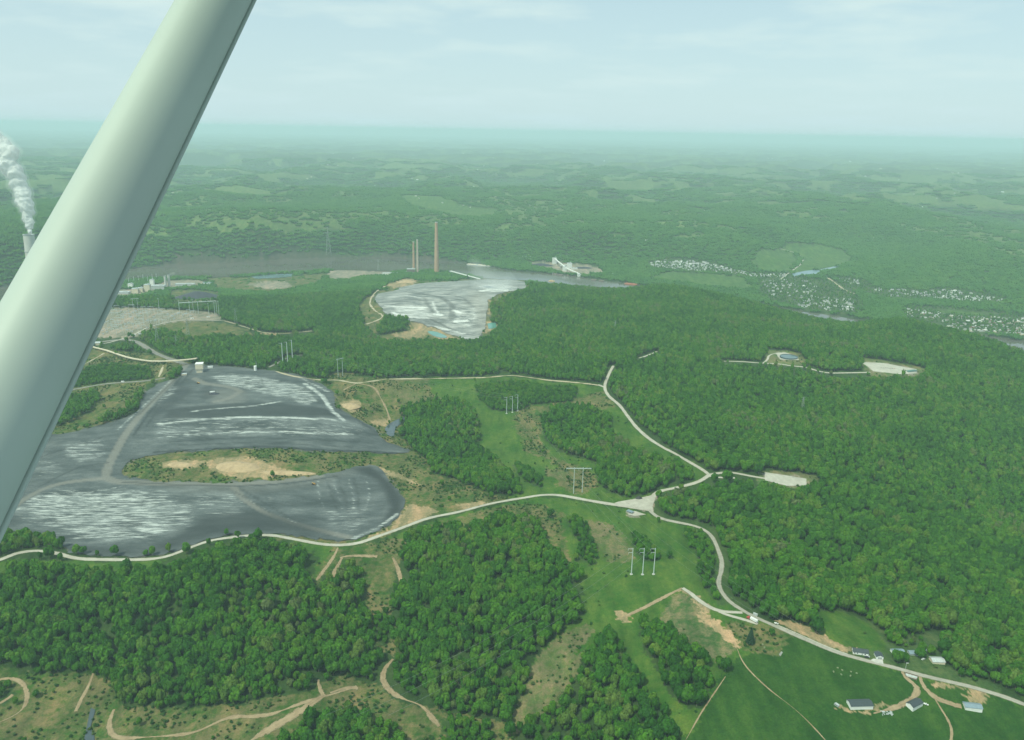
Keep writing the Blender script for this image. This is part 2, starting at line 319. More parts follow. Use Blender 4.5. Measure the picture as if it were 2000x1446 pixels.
# ------------------------------------------------------------------ land cover (painter's order; outlines traced on the ground)
FOREST, MEADOW, SCRUB, DIRT, FIELD, BROWN, ASH, GRAVEL, TOWN, YOUNG, WATER, HAY, VERGE, CROP = range(14)
COVER = [
 (SCRUB, [(250,870),(640,860),(640,735),(755,741),(835,740),(855,760),(900,745),(940,880),(1010,955),(1062,967),(959,984),(835,1013),(700,1062),(577,1054),(500,1046),(250,950)]),
 (MEADOW, [(835,742),(945,740),(1000,736),(1021,738),(1147,752),(1180,757),(1190,775),(1228,816),(1269,858),(1316,885),(1385,928),(1325,951),(1272,972),(1264,994),(1186,984),(1062,968),(1000,975),(940,930),(935,880),(870,800)]),
 (SCRUB, [(1000,800),(1080,790),(1180,765),(1205,795),(1120,800),(1062,812),(1055,860),(1075,895),(1150,915),(1170,950),(1140,965),(1090,950),(1080,900),(1020,880),(1010,830)]),
 (YOUNG, [(930,757),(1000,747),(1060,757),(1130,760),(1120,785),(1050,790),(1000,806),(960,800),(935,780)]),
 (FOREST, [(1062,815),(1085,800),(1150,797),(1190,815),(1195,850),(1230,882),(1300,907),(1350,925),(1350,943),(1290,955),(1230,973),(1190,963),(1165,940),(1168,905),(1110,890),(1072,868),(1060,840)]),
 (FOREST, [(790,800),(830,787),(890,787),(925,800),(935,850),(930,880),(960,900),(1000,930),(1013,965),(960,968),(900,945),(850,930),(830,895),(805,880),(780,850)]),
 (YOUNG, [(1005,905),(1030,915),(1060,940),(1058,953),(1030,943),(1010,925)]),
 (SCRUB, [(860,930),(960,968),(1000,972),(930,985),(850,1010),(790,1000),(760,940)]),
 (MEADOW, [(-30,1094),(0,1096),(285,1096),(330,1090),(290,1113),(150,1117),(60,1112),(-30,1130)]),
 (MEADOW, [(575,1058),(690,1066),(760,1050),(835,1020),(960,990),(1060,972),(1145,982),(1264,1000),(1300,1018),(1362,1031),(1395,1062),(1403,1140),(1428,1180),(1453,1194),(1514,1223),(1630,1273),(1753,1306),(1877,1336),(2000,1376),(2100,1410),(2100,1500),(1000,1500),(1000,1446),(992,1415),(1021,1353),(1037,1295),(1062,1266),(1132,1205),(1141,1163),(1120,1114),(1083,1081),(1046,1027),(992,1015),(939,1031),(881,1035),(827,1044),(786,1062),(760,1072),(700,1085),(650,1100),(618,1140),(606,1128),(625,1090)]),
 (SCRUB, [(830,1028),(900,1010),(1000,985),(1060,985),(1100,1005),(1100,1060),(1120,1110),(1083,1081),(1046,1027),(992,1015),(939,1031),(881,1035)]),
 (SCRUB, [(655,1068),(700,1066),(786,1050),(778,1110),(762,1160),(775,1230),(770,1285),(735,1262),(722,1200),(712,1150),(690,1100),(650,1105),(618,1145),(606,1130),(640,1085)]),
 (YOUNG, [(730,1200),(765,1195),(770,1240),(750,1262),(732,1245)]),
 (BROWN, [(1150,1215),(1163,1225),(1110,1300),(1150,1262),(1135,1330),(1080,1395),(1000,1425),(1018,1360),(1040,1295),(1085,1250)]),
 (BROWN, [(1140,1015),(1180,1018),(1215,1045),(1240,1075),(1235,1095),(1190,1100),(1160,1060)]),
 (YOUNG, [(1108,1008),(1140,1020),(1150,1048),(1166,1083),(1160,1106),(1125,1095),(1132,1060),(1112,1030)]),
 (YOUNG, [(1228,1045),(1250,1048),(1285,1075),(1292,1092),(1262,1100),(1245,1080)]),
 (YOUNG, [(1335,1037),(1383,1048),(1397,1100),(1399,1140),(1420,1178),(1402,1178),(1372,1150),(1362,1090),(1345,1060)]),
 (HAY, [(1320,1158),(1370,1180),(1392,1215),(1422,1250),(1440,1268),(1402,1296),(1386,1280),(1310,1240),(1282,1210),(1300,1180)]),
 (FIELD, [(1490,1270),(1540,1240),(1600,1262),(1680,1292),(1760,1314),(1880,1342),(2000,1382),(2100,1420),(2100,1500),(1320,1500),(1345,1440),(1370,1390),(1400,1330),(1440,1290)]),
 (SCRUB, [(1420,1215),(1470,1215),(1545,1240),(1525,1285),(1480,1275),(1440,1265)]),
 (FOREST, [(1190,1250),(1212,1280),(1236,1324),(1266,1357),(1290,1386),(1308,1440),(1312,1500),(990,1500),(995,1440),(1021,1423),(1062,1398),(1103,1361),(1136,1297),(1165,1264)]),
 (FOREST, [(1246,1223),(1285,1215),(1316,1248),(1352,1280),(1380,1308),(1384,1345),(1372,1382),(1349,1388),(1310,1361),(1283,1316),(1262,1271)]),
 (SCRUB, [(-40,1318),(82,1318),(177,1316),(214,1332),(231,1374),(289,1382),(412,1382),(515,1365),(610,1349),(643,1326),(675,1314),(712,1330),(745,1342),(761,1363),(848,1384),(897,1398),(992,1417),(1000,1446),(1000,1500),(-60,1500)]),
 (FOREST, [(560,1450),(590,1417),(650,1397),(715,1397),(775,1430),(790,1500),(550,1500)]),
 (YOUNG, [(-30,1340),(20,1342),(30,1360),(0,1375),(-30,1380)]),
 (YOUNG, [(860,1400),(960,1418),(980,1500),(870,1500)]),
 (TOWN, [(1520,1213),(1600,1238),(1585,1200),(1640,1192),(1700,1216),(1730,1236),(1790,1240),(1850,1230),(1880,1250),(1885,1290),(1900,1320),(1960,1345),(1960,1358),(1877,1333),(1753,1303),(1630,1270),(1556,1240)]),
 (MEADOW, [(1560,1215),(1605,1240),(1598,1198),(1640,1194),(1700,1218),(1720,1240),(1730,1270),(1680,1268),(1640,1262)]),
 (YOUNG, [(1728,1240),(1765,1238),(1766,1262),(1735,1262)]),
 (YOUNG, [(1745,1281),(1773,1277),(1772,1297),(1748,1293)]),
 (FOREST, [(1838,1258),(1880,1252),(1893,1290),(1905,1322),(1872,1318),(1838,1290)]),
 (DIRT, [(1516,1213),(1540,1211),(1592,1234),(1652,1262),(1668,1274),(1660,1276),(1589,1252)]),
 (DIRT, [(1890,1345),(1898,1344),(1922,1352),(1921,1376),(1888,1371)]),
 (DIRT, [(1805,1331),(1844,1334),(1880,1343),(1878,1349),(1852,1348),(1815,1340)]),
 (DIRT, [(1630,1381),(1646,1378),(1660,1390),(1706,1390),(1706,1378),(1745,1380),(1720,1392),(1690,1396),(1650,1392)]),
 (DIRT, [(1320,1150),(1336,1150),(1386,1186),(1386,1208),(1372,1215),(1360,1205),(1372,1190),(1350,1168)]),
 (DIRT, [(1370,1210),(1390,1210),(1425,1228),(1452,1264),(1440,1262),(1400,1235)]),
 (DIRT, [(1205,1193),(1222,1190),(1232,1202),(1222,1218),(1210,1212)]),
 (DIRT, [(785,1000),(800,985),(862,996),(800,1022),(740,1048),(716,1053),(760,1032)]),
 (DIRT, [(725,908),(745,912),(782,928),(830,948),(800,944),(770,935),(745,930)]),
 (DIRT, [(895,985),(945,980),(955,985),(905,998)]),
 (BROWN, [(1060,915),(1110,920),(1100,935),(1070,930)]),
 (DIRT, [(660,785),(690,778),(702,790),(700,803),(680,808),(665,800)]),
 (DIRT, [(722,822),(745,818),(762,824),(750,832),(728,832)]),
 (BROWN, [(640,770),(662,762),(668,790),(690,812),(725,830),(700,822),(665,808)]),
 (BROWN, [(750,760),(800,765),(860,782),(840,790),(790,782)]),
 (DIRT, [(405,897),(470,893),(525,905),(565,918),(520,936),(440,931),(400,915)]), (DIRT, [(312,907),(350,897),(400,903),(385,912),(330,917)]),
 # around the power station, the substation and the ash tips
 (SCRUB, [(170,680),(330,700),(364,711),(330,738),(290,750),(230,815),(80,850),(100,760),(150,700)]),
 (YOUNG, [(135,740),(200,715),(290,722),(300,740),(210,750),(140,757)]),
 (FOREST, [(105,820),(150,772),(195,766),(190,790),(150,820),(110,835)]),
 (SCRUB, [(290,642),(350,628),(440,632),(490,650),(500,665),(420,660),(380,665),(330,652)]),
 (GRAVEL, [(60,600),(160,600),(200,603),(260,601),(420,611),(437,622),(420,628),(350,628),(310,636),(255,660),(170,660),(60,670)]),
 (DIRT, [(505,650),(545,652),(548,660),(520,661)]),
 (GRAVEL, [(160,560),(260,565),(330,548),(400,548),(410,558),(330,565),(260,580),(170,580)]),
 (SCRUB, [(325,570),(380,566),(432,572),(436,583),(420,588),(340,588)]), (SCRUB, [(400,545),(560,540),(650,535),(560,570),(430,565)]),
 (GRAVEL, [(484,556),(510,550),(560,551),(570,560),(540,566),(500,562)]),
 (GRAVEL, [(640,530),(720,528),(780,531),(760,540),(700,545),(640,548)]),
 (SCRUB, [(700,600),(720,575),(760,550),(880,545),(1030,548),(1035,565),(960,600),(960,660),(880,672),(740,670),(720,650)]),
 (FOREST, [(735,632),(760,622),(795,626),(800,645),(770,650),(740,655)]),
 (FOREST, [(690,545),(800,540),(890,537),(895,549),(790,548),(760,556),(730,580),(700,580)]),
 (DIRT, [(752,556),(776,548),(790,544),(818,546),(806,556),(769,565)]),
 (DIRT, [(765,652),(804,643),(832,652),(821,659),(783,661)]),
 (DIRT, [(800,629),(850,640),(895,662),(886,670),(850,658),(812,645)]),
 (DIRT, [(942,570),(966,577),(955,598),(953,628),(975,634),(976,642),(955,647),(940,650)]),
 (DIRT, [(1062,546),(1088,546),(1085,553),(1072,558)]),
 # far bank
 (CROP, [(1300,531),(1457,543),(1470,566),(1420,563),(1370,558),(1300,549),(1262,545)]),
 (CROP, [(1531,476),(1597,477),(1650,491),(1667,505),(1640,520),(1590,528),(1548,534),(1569,508),(1559,498),(1524,487)]),
 (CROP, [(1465,515),(1480,490),(1520,486),(1556,500),(1560,512),(1538,533),(1490,530)]),
 (TOWN, [(1265,512),(1300,506),(1370,508),(1420,522),(1470,533),(1535,533),(1545,545),(1480,545),(1410,535),(1330,530),(1270,523)]),
 (TOWN, [(1480,540),(1600,545),(1660,560),(1690,600),(1680,614),(1600,610),(1530,595),(1480,575)]),
 (TOWN, [(1625,540),(1690,548),(1720,565),(1790,565),(1810,585),(1740,585),(1680,570)]),
 (TOWN, [(1790,570),(1850,562),(1960,580),(1960,592),(1870,590),(1800,582)]),
 (TOWN, [(1760,600),(1850,600),(2000,615),(2060,625),(2060,668),(1960,655),(1850,650),(1770,625)]),
 (CROP, [(1800,603),(1850,606),(1940,612),(1920,617),(1850,613)]),
 (GRAVEL, [(1030,512),(1080,512),(1170,520),(1180,533),(1130,538),(1080,528),(1040,520)]),
 (CROP, [(770,375),(840,378),(900,400),(980,410),(940,425),(860,415),(800,400)]),
 (DIRT, [(560,493),(655,496),(650,502),(562,499)]),
 (DIRT, [(350,506),(370,506),(372,511),(352,511)]),
 (DIRT, [(1835,412),(1870,418),(1875,426),(1845,424)]),
 (DIRT, [(900,362),(945,363),(940,367),(905,366)]),
 (GRAVEL, [(1493,923),(1575,936),(1575,949),(1537,950),(1494,939)]),
 (VERGE, [(1480,918),(1600,932),(1600,955),(1540,957),(1480,944)]), (GRAVEL, [(1493,923),(1575,936),(1575,949),(1537,950),(1494,939)]),
 (VERGE, [(1505,684),(1560,690),(1585,712),(1500,712),(1490,700)]), (GRAVEL, [(1515,690),(1534,689),(1557,697),(1561,704),(1524,703),(1519,697)]),
 (VERGE, [(1670,702),(1740,706),(1815,724),(1800,738),(1700,735)]), (GRAVEL, [(1681,708),(1727,710),(1790,722),(1790,730),(1762,732),(1706,726)]),
 (GRAVEL, [(1200,984),(1240,975),(1272,968),(1285,958),(1275,985),(1272,996),(1240,992)]),
 (GRAVEL, [(1224,1000),(1240,999),(1260,1005),(1240,1009),(1227,1006)]),
]
ASH_MAIN = [(364,712),(420,714),(500,721),(545,727),(590,735),(640,758),(656,790),(672,805),(700,820),(730,835),(748,857),(782,873),(797,882),(788,887),(700,883),(600,880),(520,875),(420,879),(330,885),(262,897),(244,914),(240,930),(310,940),(420,943),(510,940),(620,930),(690,915),(724,910),(745,920),(766,945),(786,972),(784,1000),(760,1022),(720,1045),(680,1056),(620,1053),(560,1045),(500,1041),(440,1047),(380,1064),(330,1081),(280,1087),(200,1085),(140,1079),(90,1059),(40,1054),(0,1050),(-60,1055),(-80,1000),(-40,960),(0,930),(60,890),(90,855),(140,844),(203,829),(245,816),(270,802),(273,778),(297,757),(322,745),(350,735)]
ASH_MID = [(737,575),(772,568),(786,561),(825,554),(888,550),(947,547),(1000,547),(1030,554),(1021,564),(993,571),(965,577),(951,596),(949,624),(944,648),(933,664),(909,664),(874,650),(842,638),(800,627),(765,617),(741,599),(730,588)]
# road lists: (name, label, width m, material key, photo polyline)
ROADS = [
 ('gravel_road','pale gravel road curving along the ash pond and across the hilltop meadow',9,'gravel',[(-60,1104),(0,1094),(29,1082),(70,1076),(111,1081),(144,1090),(185,1093),(284,1093),(330,1086),(371,1070),(412,1056),(453,1050),(490,1046),(532,1046),(577,1054),(627,1063),(664,1065),(700,1061),(732,1050),(786,1031),(835,1013),(897,1000),(959,984),(1021,973),(1062,967),(1095,968),(1145,977),(1186,984),(1227,990),(1268,996)]),
 ('gravel_road','pale gravel road linking the hilltop junctions',9,'gravel',[(1272,1000),(1270,988),(1273,974),(1285,961),(1316,954),(1350,946),(1371,938),(1385,928)]),
 ('gravel_road','pale gravel road climbing to the crossroads in the woods',8,'gravel',[(1385,928),(1374,919),(1345,902),(1316,885),(1298,876),(1269,858),(1245,837),(1228,816),(1210,792),(1189,774),(1181,756),(1189,732),(1198,715)]),
 ('gravel_road','short gravel spur at the top of the meadow',7,'gravel',[(1181,757),(1168,752)]),
 ('gravel_road','gravel road to the rectangular pad in the woods',8,'gravel',[(1385,928),(1400,925),(1425,923),(1450,927),(1470,931),(1495,935)]),
 ('gravel_road','short pale drive beside the road to the pad',6,'gravel',[(1385,930),(1400,933),(1436,934)]),
 ('paved_road','grey country road running down past the farm houses',6.5,'asphalt',[(1268,996),(1278,1006),(1297,1015),(1326,1021),(1362,1029),(1385,1042),(1397,1060),(1405,1081),(1410,1097),(1408,1118),(1403,1139),(1411,1159),(1428,1178),(1453,1194),(1477,1207),(1514,1223),(1556,1242),(1589,1256),(1630,1273),(1671,1285),(1712,1296),(1753,1306),(1795,1318),(1836,1328),(1877,1337),(1918,1348),(1960,1361),(2000,1376),(2080,1410)]),
 ('gravel_drive','pale drive joining the country road at a fork',6,'gravel',[(1450,1197),(1428,1196),(1407,1195),(1389,1188),(1366,1174),(1349,1159),(1333,1149)]),
 ('gravel_drive','short lane holding the parked lorry',5,'gravel',[(1405,1195),(1411,1199),(1436,1206),(1459,1212),(1480,1219)]),
 ('dirt_track','tan dirt track crossing the hillside pasture',6,'dirt',[(1333,1149),(1310,1160),(1293,1169),(1270,1181),(1248,1192),(1215,1207)]),
 ('dirt_drive','tan dirt drive curving to the long barn',6,'dirt',[(1762,1312),(1764,1322),(1778,1332),(1793,1340),(1795,1349),(1786,1361),(1766,1376),(1745,1383),(1725,1389),(1706,1394)]),
 ('dirt_drive','tan dirt drive leading to the blue roofed shed',6,'dirt',[(1797,1322),(1799,1335),(1807,1347),(1820,1359),(1836,1369),(1855,1375),(1878,1381)]),
 ('dirt_track','thin pair of tan wheel tracks across the barn field',2.5,'dirt',[(1824,1362),(1836,1382),(1852,1407),(1860,1423),(1857,1450),(1850,1480)]),
 ('dirt_track','faint tan wheel track running diagonally down the barn field',1.5,'dirt',[(1440,1268),(1455,1300),(1500,1345),(1560,1392),(1612,1446),(1630,1470)]),
 ('dirt_track','faint tan line along the left edge of the barn field',1.6,'dirt',[(1417,1322),(1398,1350),(1370,1392),(1340,1445),(1325,1470)]),
 ('gravel_road','white gravel road along the wooded ridge to the round tank',7,'white',[(1414,706),(1450,707),(1489,710),(1517,711),(1545,715),(1573,718),(1597,725),(1618,729),(1650,729),(1700,728)]),
 ('gravel_drive','white looping drive up to the round tank',6,'white',[(1491,710),(1499,703),(1501,696),(1508,692),(1520,691)]),
 ('gravel_road','short pale track on the wooded hill',6,'white',[(1248,700),(1259,697),(1283,687)]),
 ('dirt_track','pale track along the far edge of the meadow',6,'track',[(760,741),(835,740),(895,739),(947,738),(993,734),(1021,736),(1070,743),(1105,746),(1147,750),(1168,753)]),
 ('haul_road','grey haul road descending to the ash plateau',16,'ashroad',[(200,668),(241,664),(266,668),(287,680),(308,692),(336,703),(364,712)]),
 ('dirt_track','pale track east of the substation',7,'track',[(437,627),(458,633),(490,643),(514,650),(549,652),(580,650),(609,647)]),
 ('gravel_road','pale road round the substation',9,'gravel',[(150,672),(200,672),(240,662),(266,652),(287,641),(315,633),(350,627),(385,626),(437,627)]),
 ('haul_road','dark road rising between the pole structures',8,'ashroad',[(525,718),(546,708),(567,697),(591,694)]),
 ('dirt_track','tan track along the head of the ash plateau',6,'track',[(539,726),(567,734),(595,739),(630,743),(660,743),(695,749),(720,746),(755,741)]),
 ('dirt_track','tan dirt track winding down to the dark pond',6,'dirt',[(702,750),(730,757),(741,774),(755,800),(762,823)]),
 ('dirt_track','short tan track off the plateau edge',5,'dirt',[(695,750),(671,762)]),
 ('haul_road','grey road beside the green ditch left of the plateau',9,'ashroad',[(100,770),(140,762),(210,750),(280,745),(322,739)]),
 ('dirt_track','short tan track under the conveyor',5,'track',[(110,735),(154,717),(182,703),(203,691)]),
 ('dirt_track','narrow tan track down from the conveyor',5,'track',[(310,737),(315,726),(319,714)]),
 ('dirt_track','looping tan dirt track in the valley clearing',5,'dirt',[(-20,1330),(0,1328),(25,1324),(45,1336),(54,1361),(45,1386),(21,1402),(-20,1418)]),
 ('dirt_track','tan dirt spur inside the track loop',5,'dirt',[(-20,1382),(0,1376),(25,1357)]),
 ('dirt_track','faint dirt track dropping to the stream',4,'dirt',[(183,1312),(173,1341),(157,1369),(148,1390)]),
 ('dirt_track','long tan dirt track along the valley clearing',6,'dirt',[(223,1386),(214,1407),(214,1427),(231,1442),(289,1440),(371,1433),(412,1417),(449,1401),(495,1400),(536,1394),(577,1378),(618,1365),(651,1356),(697,1341)]),
 ('dirt_track','broad tan dirt track branching downhill',11,'dirt',[(630,1360),(598,1382),(557,1407),(515,1431),(485,1450),(460,1470)]),
 ('dirt_track','short dirt track climbing into the woods',6,'dirt',[(621,1328),(624,1345),(632,1360)]),
 ('dirt_track','curving tan dirt track in front of the middle wood',7,'dirt',[(768,1288),(752,1305),(747,1328),(761,1349),(786,1365),(823,1378),(840,1398),(858,1419)]),
 ('dirt_track','short tan track below the woods',5,'dirt',[(645,1354),(683,1341),(699,1345)]),
 ('dirt_track','tan dirt track along the top of the brush gap',6,'dirt',[(664,1090),(676,1086),(699,1086),(737,1087)]),
 ('dirt_track','tan dirt track curving along the edge of the wood',6,'dirt',[(767,1090),(774,1102),(779,1118),(784,1139)]),
 ('dirt_track','tan eroded track from the gravel road down the gap',5,'dirt',[(660,1070),(655,1082),(643,1101),(630,1118),(618,1134)]),
 ('dirt_track','tan eroded gully track beside the gap',6,'dirt',[(668,1090),(660,1105),(647,1130)]),
 ('dirt_track','tan track round the near end of the far ash tip',9,'track',[(755,558),(735,570),(724,585),(722,594),(733,608),(748,618),(735,627),(715,634)]),
 ('highway','pale road crossing the flat green fields beyond the river',9,'white',[(1524,487),(1545,492),(1560,498),(1569,508),(1564,517),(1538,536),(1520,550)]),
 ('railway_bank','tan railway embankment curving through the village',10,'track',[(1560,538),(1601,538),(1622,547),(1650,567),(1674,576)]),
 ('drainage_channel','thin white concrete gutter beside the country road',1.6,'white',[(1518,1221),(1548,1234),(1575,1246),(1600,1257),(1630,1269.5),(1655,1278)]),
]
ASH_ROADS = [
 ([(364,714),(345,735),(318,765),(280,805),(248,845),(225,885),(210,915),(206,934),(225,941),(260,943),(330,945),(420,947),(510,944),(570,937),(625,931)], 13),
 ([(206,936),(170,938),(120,945),(80,958),(45,978),(15,1000)], 9),
 ([(455,950),(470,970),(490,985),(520,1003),(560,1018),(610,1033),(680,1050)], 9),
 ([(380,740),(400,750),(440,755),(470,765),(450,778),(420,785)], 12),
]
# rasterise
CLS = np.zeros((GNY, GNX), np.uint8)
for c, P in COVER: paint_poly(CLS, hit(dense(P, 25, True) if len(P) > 4 else P), c)
paint_poly(CLS, RIVER_P, WATER)
def ragged(W, k, wl):
    W = W.copy(); n = np.arange(len(W)); W[:, 0] += k*(vnoise(n*wl, n*0., 4)-.5)*2; W[:, 1] += k*(vnoise(n*wl, n*0.+9, 5)-.5)*2; return W
ASH_MAIN_W = ragged(hit(dense(ASH_MAIN, 5, True)), 5, .45); ASH_MID_W = ragged(hit(dense(ASH_MID, 3, True)), 9, .4)
_a = np.zeros((GNY, GNX), np.uint8); paint_poly(_a, ASH_MAIN_W, 1); paint_poly(_a, ASH_MID_W, 1)
CLS[_a > 0] = ASH; ASHM = blur(_a, 2)
KEEP = np.zeros((GNY, GNX), bool); KEEP[CLS == GRAVEL] = True
for P in ([(330,572),(425,572),(425,592),(335,592)], [(838,648),(853,650),(872,660),(850,658)], [(951,633),(970,631),(972,642),(953,644)], [(755,835),(790,816),(792,822),(760,850)], [(598,1078),(690,1072),(680,1095),(640,1116),(612,1130)], [(704,1098),(770,1100),(760,1160),(770,1265),(732,1252),(714,1160)], [(1110,1120),(1140,1165),(1135,1205),(1150,1210),(1160,1150)]): paint_poly(KEEP, hit(P), True)
ROAD_W = []
NOROAD = np.zeros((GNY, GNX), bool)
def mark(P, r, ras, val):
    for x, y in P:
        j, i, ok = gidx(x, y); k = int(r/GS)+1
        if not ok: continue
        jj, ii = np.mgrid[-k:k+1, -k:k+1]; m = (jj**2+ii**2)*GS*GS <= r*r
        a = jj[m]+j; b = ii[m]+i; q = (a >= 0) & (b >= 0) & (a < GNY) & (b < GNX)
        ras[a[q], b[q]] = val
for nm, lb, wd, mk, P in ROADS:
    W = hit(dense(P, 6))
    # keep even spacing on the ground and smooth
    seg = np.r_[0, np.cumsum(np.hypot(*np.diff(W[:, :2], axis=0).T))]; n = max(3, int(seg[-1]/5))
    s = np.linspace(0, seg[-1], n); W = np.stack([np.interp(s, seg, W[:, 0]), np.interp(s, seg, W[:, 1])], 1)
    for _ in range(3): W[1:-1] = (W[:-2]+2*W[1:-1]+W[2:])/4
    ROAD_W.append(W); mark(W, wd/2+(6 if wd > 4 else 3.5), NOROAD, True)
    if mk != 'dirt': mark(W, max(wd/2, 6), KEEP, True)
CONV_PX = [(100,655),(168,678),(210,689),(245,701),(280,708),(332,712),(386,713)]

# ------------------------------------------------------------------ ground sheet
azs = np.concatenate([np.linspace(-78, -42, 40, endpoint=False), np.linspace(-42, 42, 760), np.linspace(42, 78, 41)[1:]])
d = np.linspace(1/420., 1/6500., 760); rr = np.concatenate([np.linspace(120, 415, 8), 1/d, 6500*np.geomspace(1, 11, 170)[1:]])
AZ, RR = np.meshgrid(np.radians(azs), rr)
TX = RR*np.sin(AZ); TY = RR*np.cos(AZ); TZ = height(TX, TY)
am = samp(ASHM, TX, TY); TZ = TZ-2.2*np.clip(am*1.6-0.6, 0, 1)
nr, nc = TX.shape; V = np.stack([TX, TY, TZ], -1).reshape(-1, 3)
ii = np.arange(nr*nc).reshape(nr, nc); F = np.stack([ii[:-1, :-1], ii[:-1, 1:], ii[1:, 1:], ii[1:, :-1]], -1).reshape(-1, 4)[:, ::-1]
PAL = {FOREST: ((.030,.060,.016),(.042,.080,.022)), MEADOW: ((.038,.104,.013),(.072,.128,.020)), SCRUB: ((.040,.096,.015),(.150,.135,.060)),
 DIRT: ((.36,.27,.155),(.22,.19,.10)), FIELD: ((.020,.066,.009),(.034,.084,.012)), BROWN: ((.17,.145,.075),(.08,.12,.034)), ASH: ((.10,.105,.10),(.12,.13,.09)),
 GRAVEL: ((.30,.265,.20),(.20,.19,.14)), TOWN: ((.042,.090,.024),(.075,.115,.038)), YOUNG: ((.036,.075,.020),(.055,.10,.028)), WATER: ((.07,.07,.05),(.07,.07,.05)),
 HAY: ((.045,.10,.024),(.17,.155,.08)), VERGE: ((.07,.14,.035),(.16,.15,.07)), CROP: ((.045,.118,.020),(.085,.145,.034))}
pa = np.array([PAL[k][0] for k in range(14)]); pb = np.array([PAL[k][1] for k in range(14)])
fx, fy = TX.ravel(), TY.ravel(); fr = RR.ravel()
jk = np.clip(fr/900, 1, 6); jx = fx+jk*(9*(fbm(fx, fy, 24, 2, 31)-.5)+9*(fbm(fx, fy, 5, 2, 33)-.5)); jy = fy+jk*(9*(fbm(fx, fy, 24, 2, 41)-.5)+9*(fbm(fx, fy, 5, 2, 43)-.5))
j, i, ok = gidx(jx, jy); cls = np.where(ok, CLS[j, i], FOREST)
# uplands beyond the river: woods with pastures between
def far_field(x, y, z):
    n = fbm(x, y, 1100, 3, 77); m = fbm(x, y, 240, 3, 78); r = np.hypot(x, y)
    return (0.5*n+0.8*m > 0.695) & (r > 5200) & (z > 135)
ff = far_field(fx, fy, V[:, 2]) & (cls == FOREST)
ca = pa[cls]; cb = pb[cls]; ca[ff] = (.068,.140,.030); cb[ff] = (.115,.160,.052)
# dusting of wood colour with position so that the far canopy is not one tone
tone = (0.75+0.5*fbm(fx, fy, 350, 3, 55))[:, None]; fo = (cls == FOREST)
ca[fo] *= tone[fo]; cb[fo] *= tone[fo]
m_ground, N, L, B = new_mat('land_cover')
a1 = N.new('ShaderNodeAttribute'); a1.attribute_name = 'cover_a'; a2 = N.new('ShaderNodeAttribute'); a2.attribute_name = 'cover_b'
t = N.new('ShaderNodeTexCoord')
n1 = noise(N, L, 0.024, 7, 0.7, t.outputs['Object']); n2 = noise(N, L, 0.13, 5, 0.65, t.outputs['Object'])
f = mth(N, L, 'ADD', mth(N, L, 'MULTIPLY', n1, 0.6), mth(N, L, 'MULTIPLY', n2, 0.5))
fr_ = ramp(N, L, f, [(0.46, (0, 0, 0)), (0.62, (1, 1, 1))])
c = mixc(N, L, fr_, a1.outputs['Color'], a2.outputs['Color'])
n3 = noise(N, L, 0.5, 4, 0.7, t.outputs['Object'])
n4 = noise(N, L, 1.0, 5, 0.65, mapping(N, L, (0.05, 0.012, 0.05), rot=(0, 0, R(35))))
c = mixc(N, L, 1.0, c, ramp(N, L, n4, [(0.34, (.66, .74, .68)), (0.5, (1, 1, 1)), (0.66, (1.5, 1.25, 1.3))]), 'MULTIPLY')
c = mixc(N, L, 1.0, c, ramp(N, L, n3, [(0.3, (.72, .72, .72)), (0.7, (1.2, 1.2, 1.2))]), 'MULTIPLY')
L.new(c, B.inputs['Base Color']); B.inputs['Roughness'].default_value = 0.95; B.inputs['Specular IOR Level'].default_value = 0.1
bp = N.new('ShaderNodeBump'); bp.inputs['Strength'].default_value = 0.6; bp.inputs['Distance'].default_value = 2.0
L.new(noise(N, L, 0.25, 5, 0.7, t.outputs['Object']), bp.inputs['Height']); L.new(bp.outputs[0], B.inputs['Normal'])
me = np_mesh('ground', V, F, m_ground)
one = np.ones((len(V), 1)); set_attr(me, 'cover_a', np.hstack([ca, one]), 'FLOAT_COLOR'); set_attr(me, 'cover_b', np.hstack([cb, one]), 'FLOAT_COLOR')
tag(link('ground', me), 'green rolling hills of meadow, woodland floor and bare earth', kind='structure')

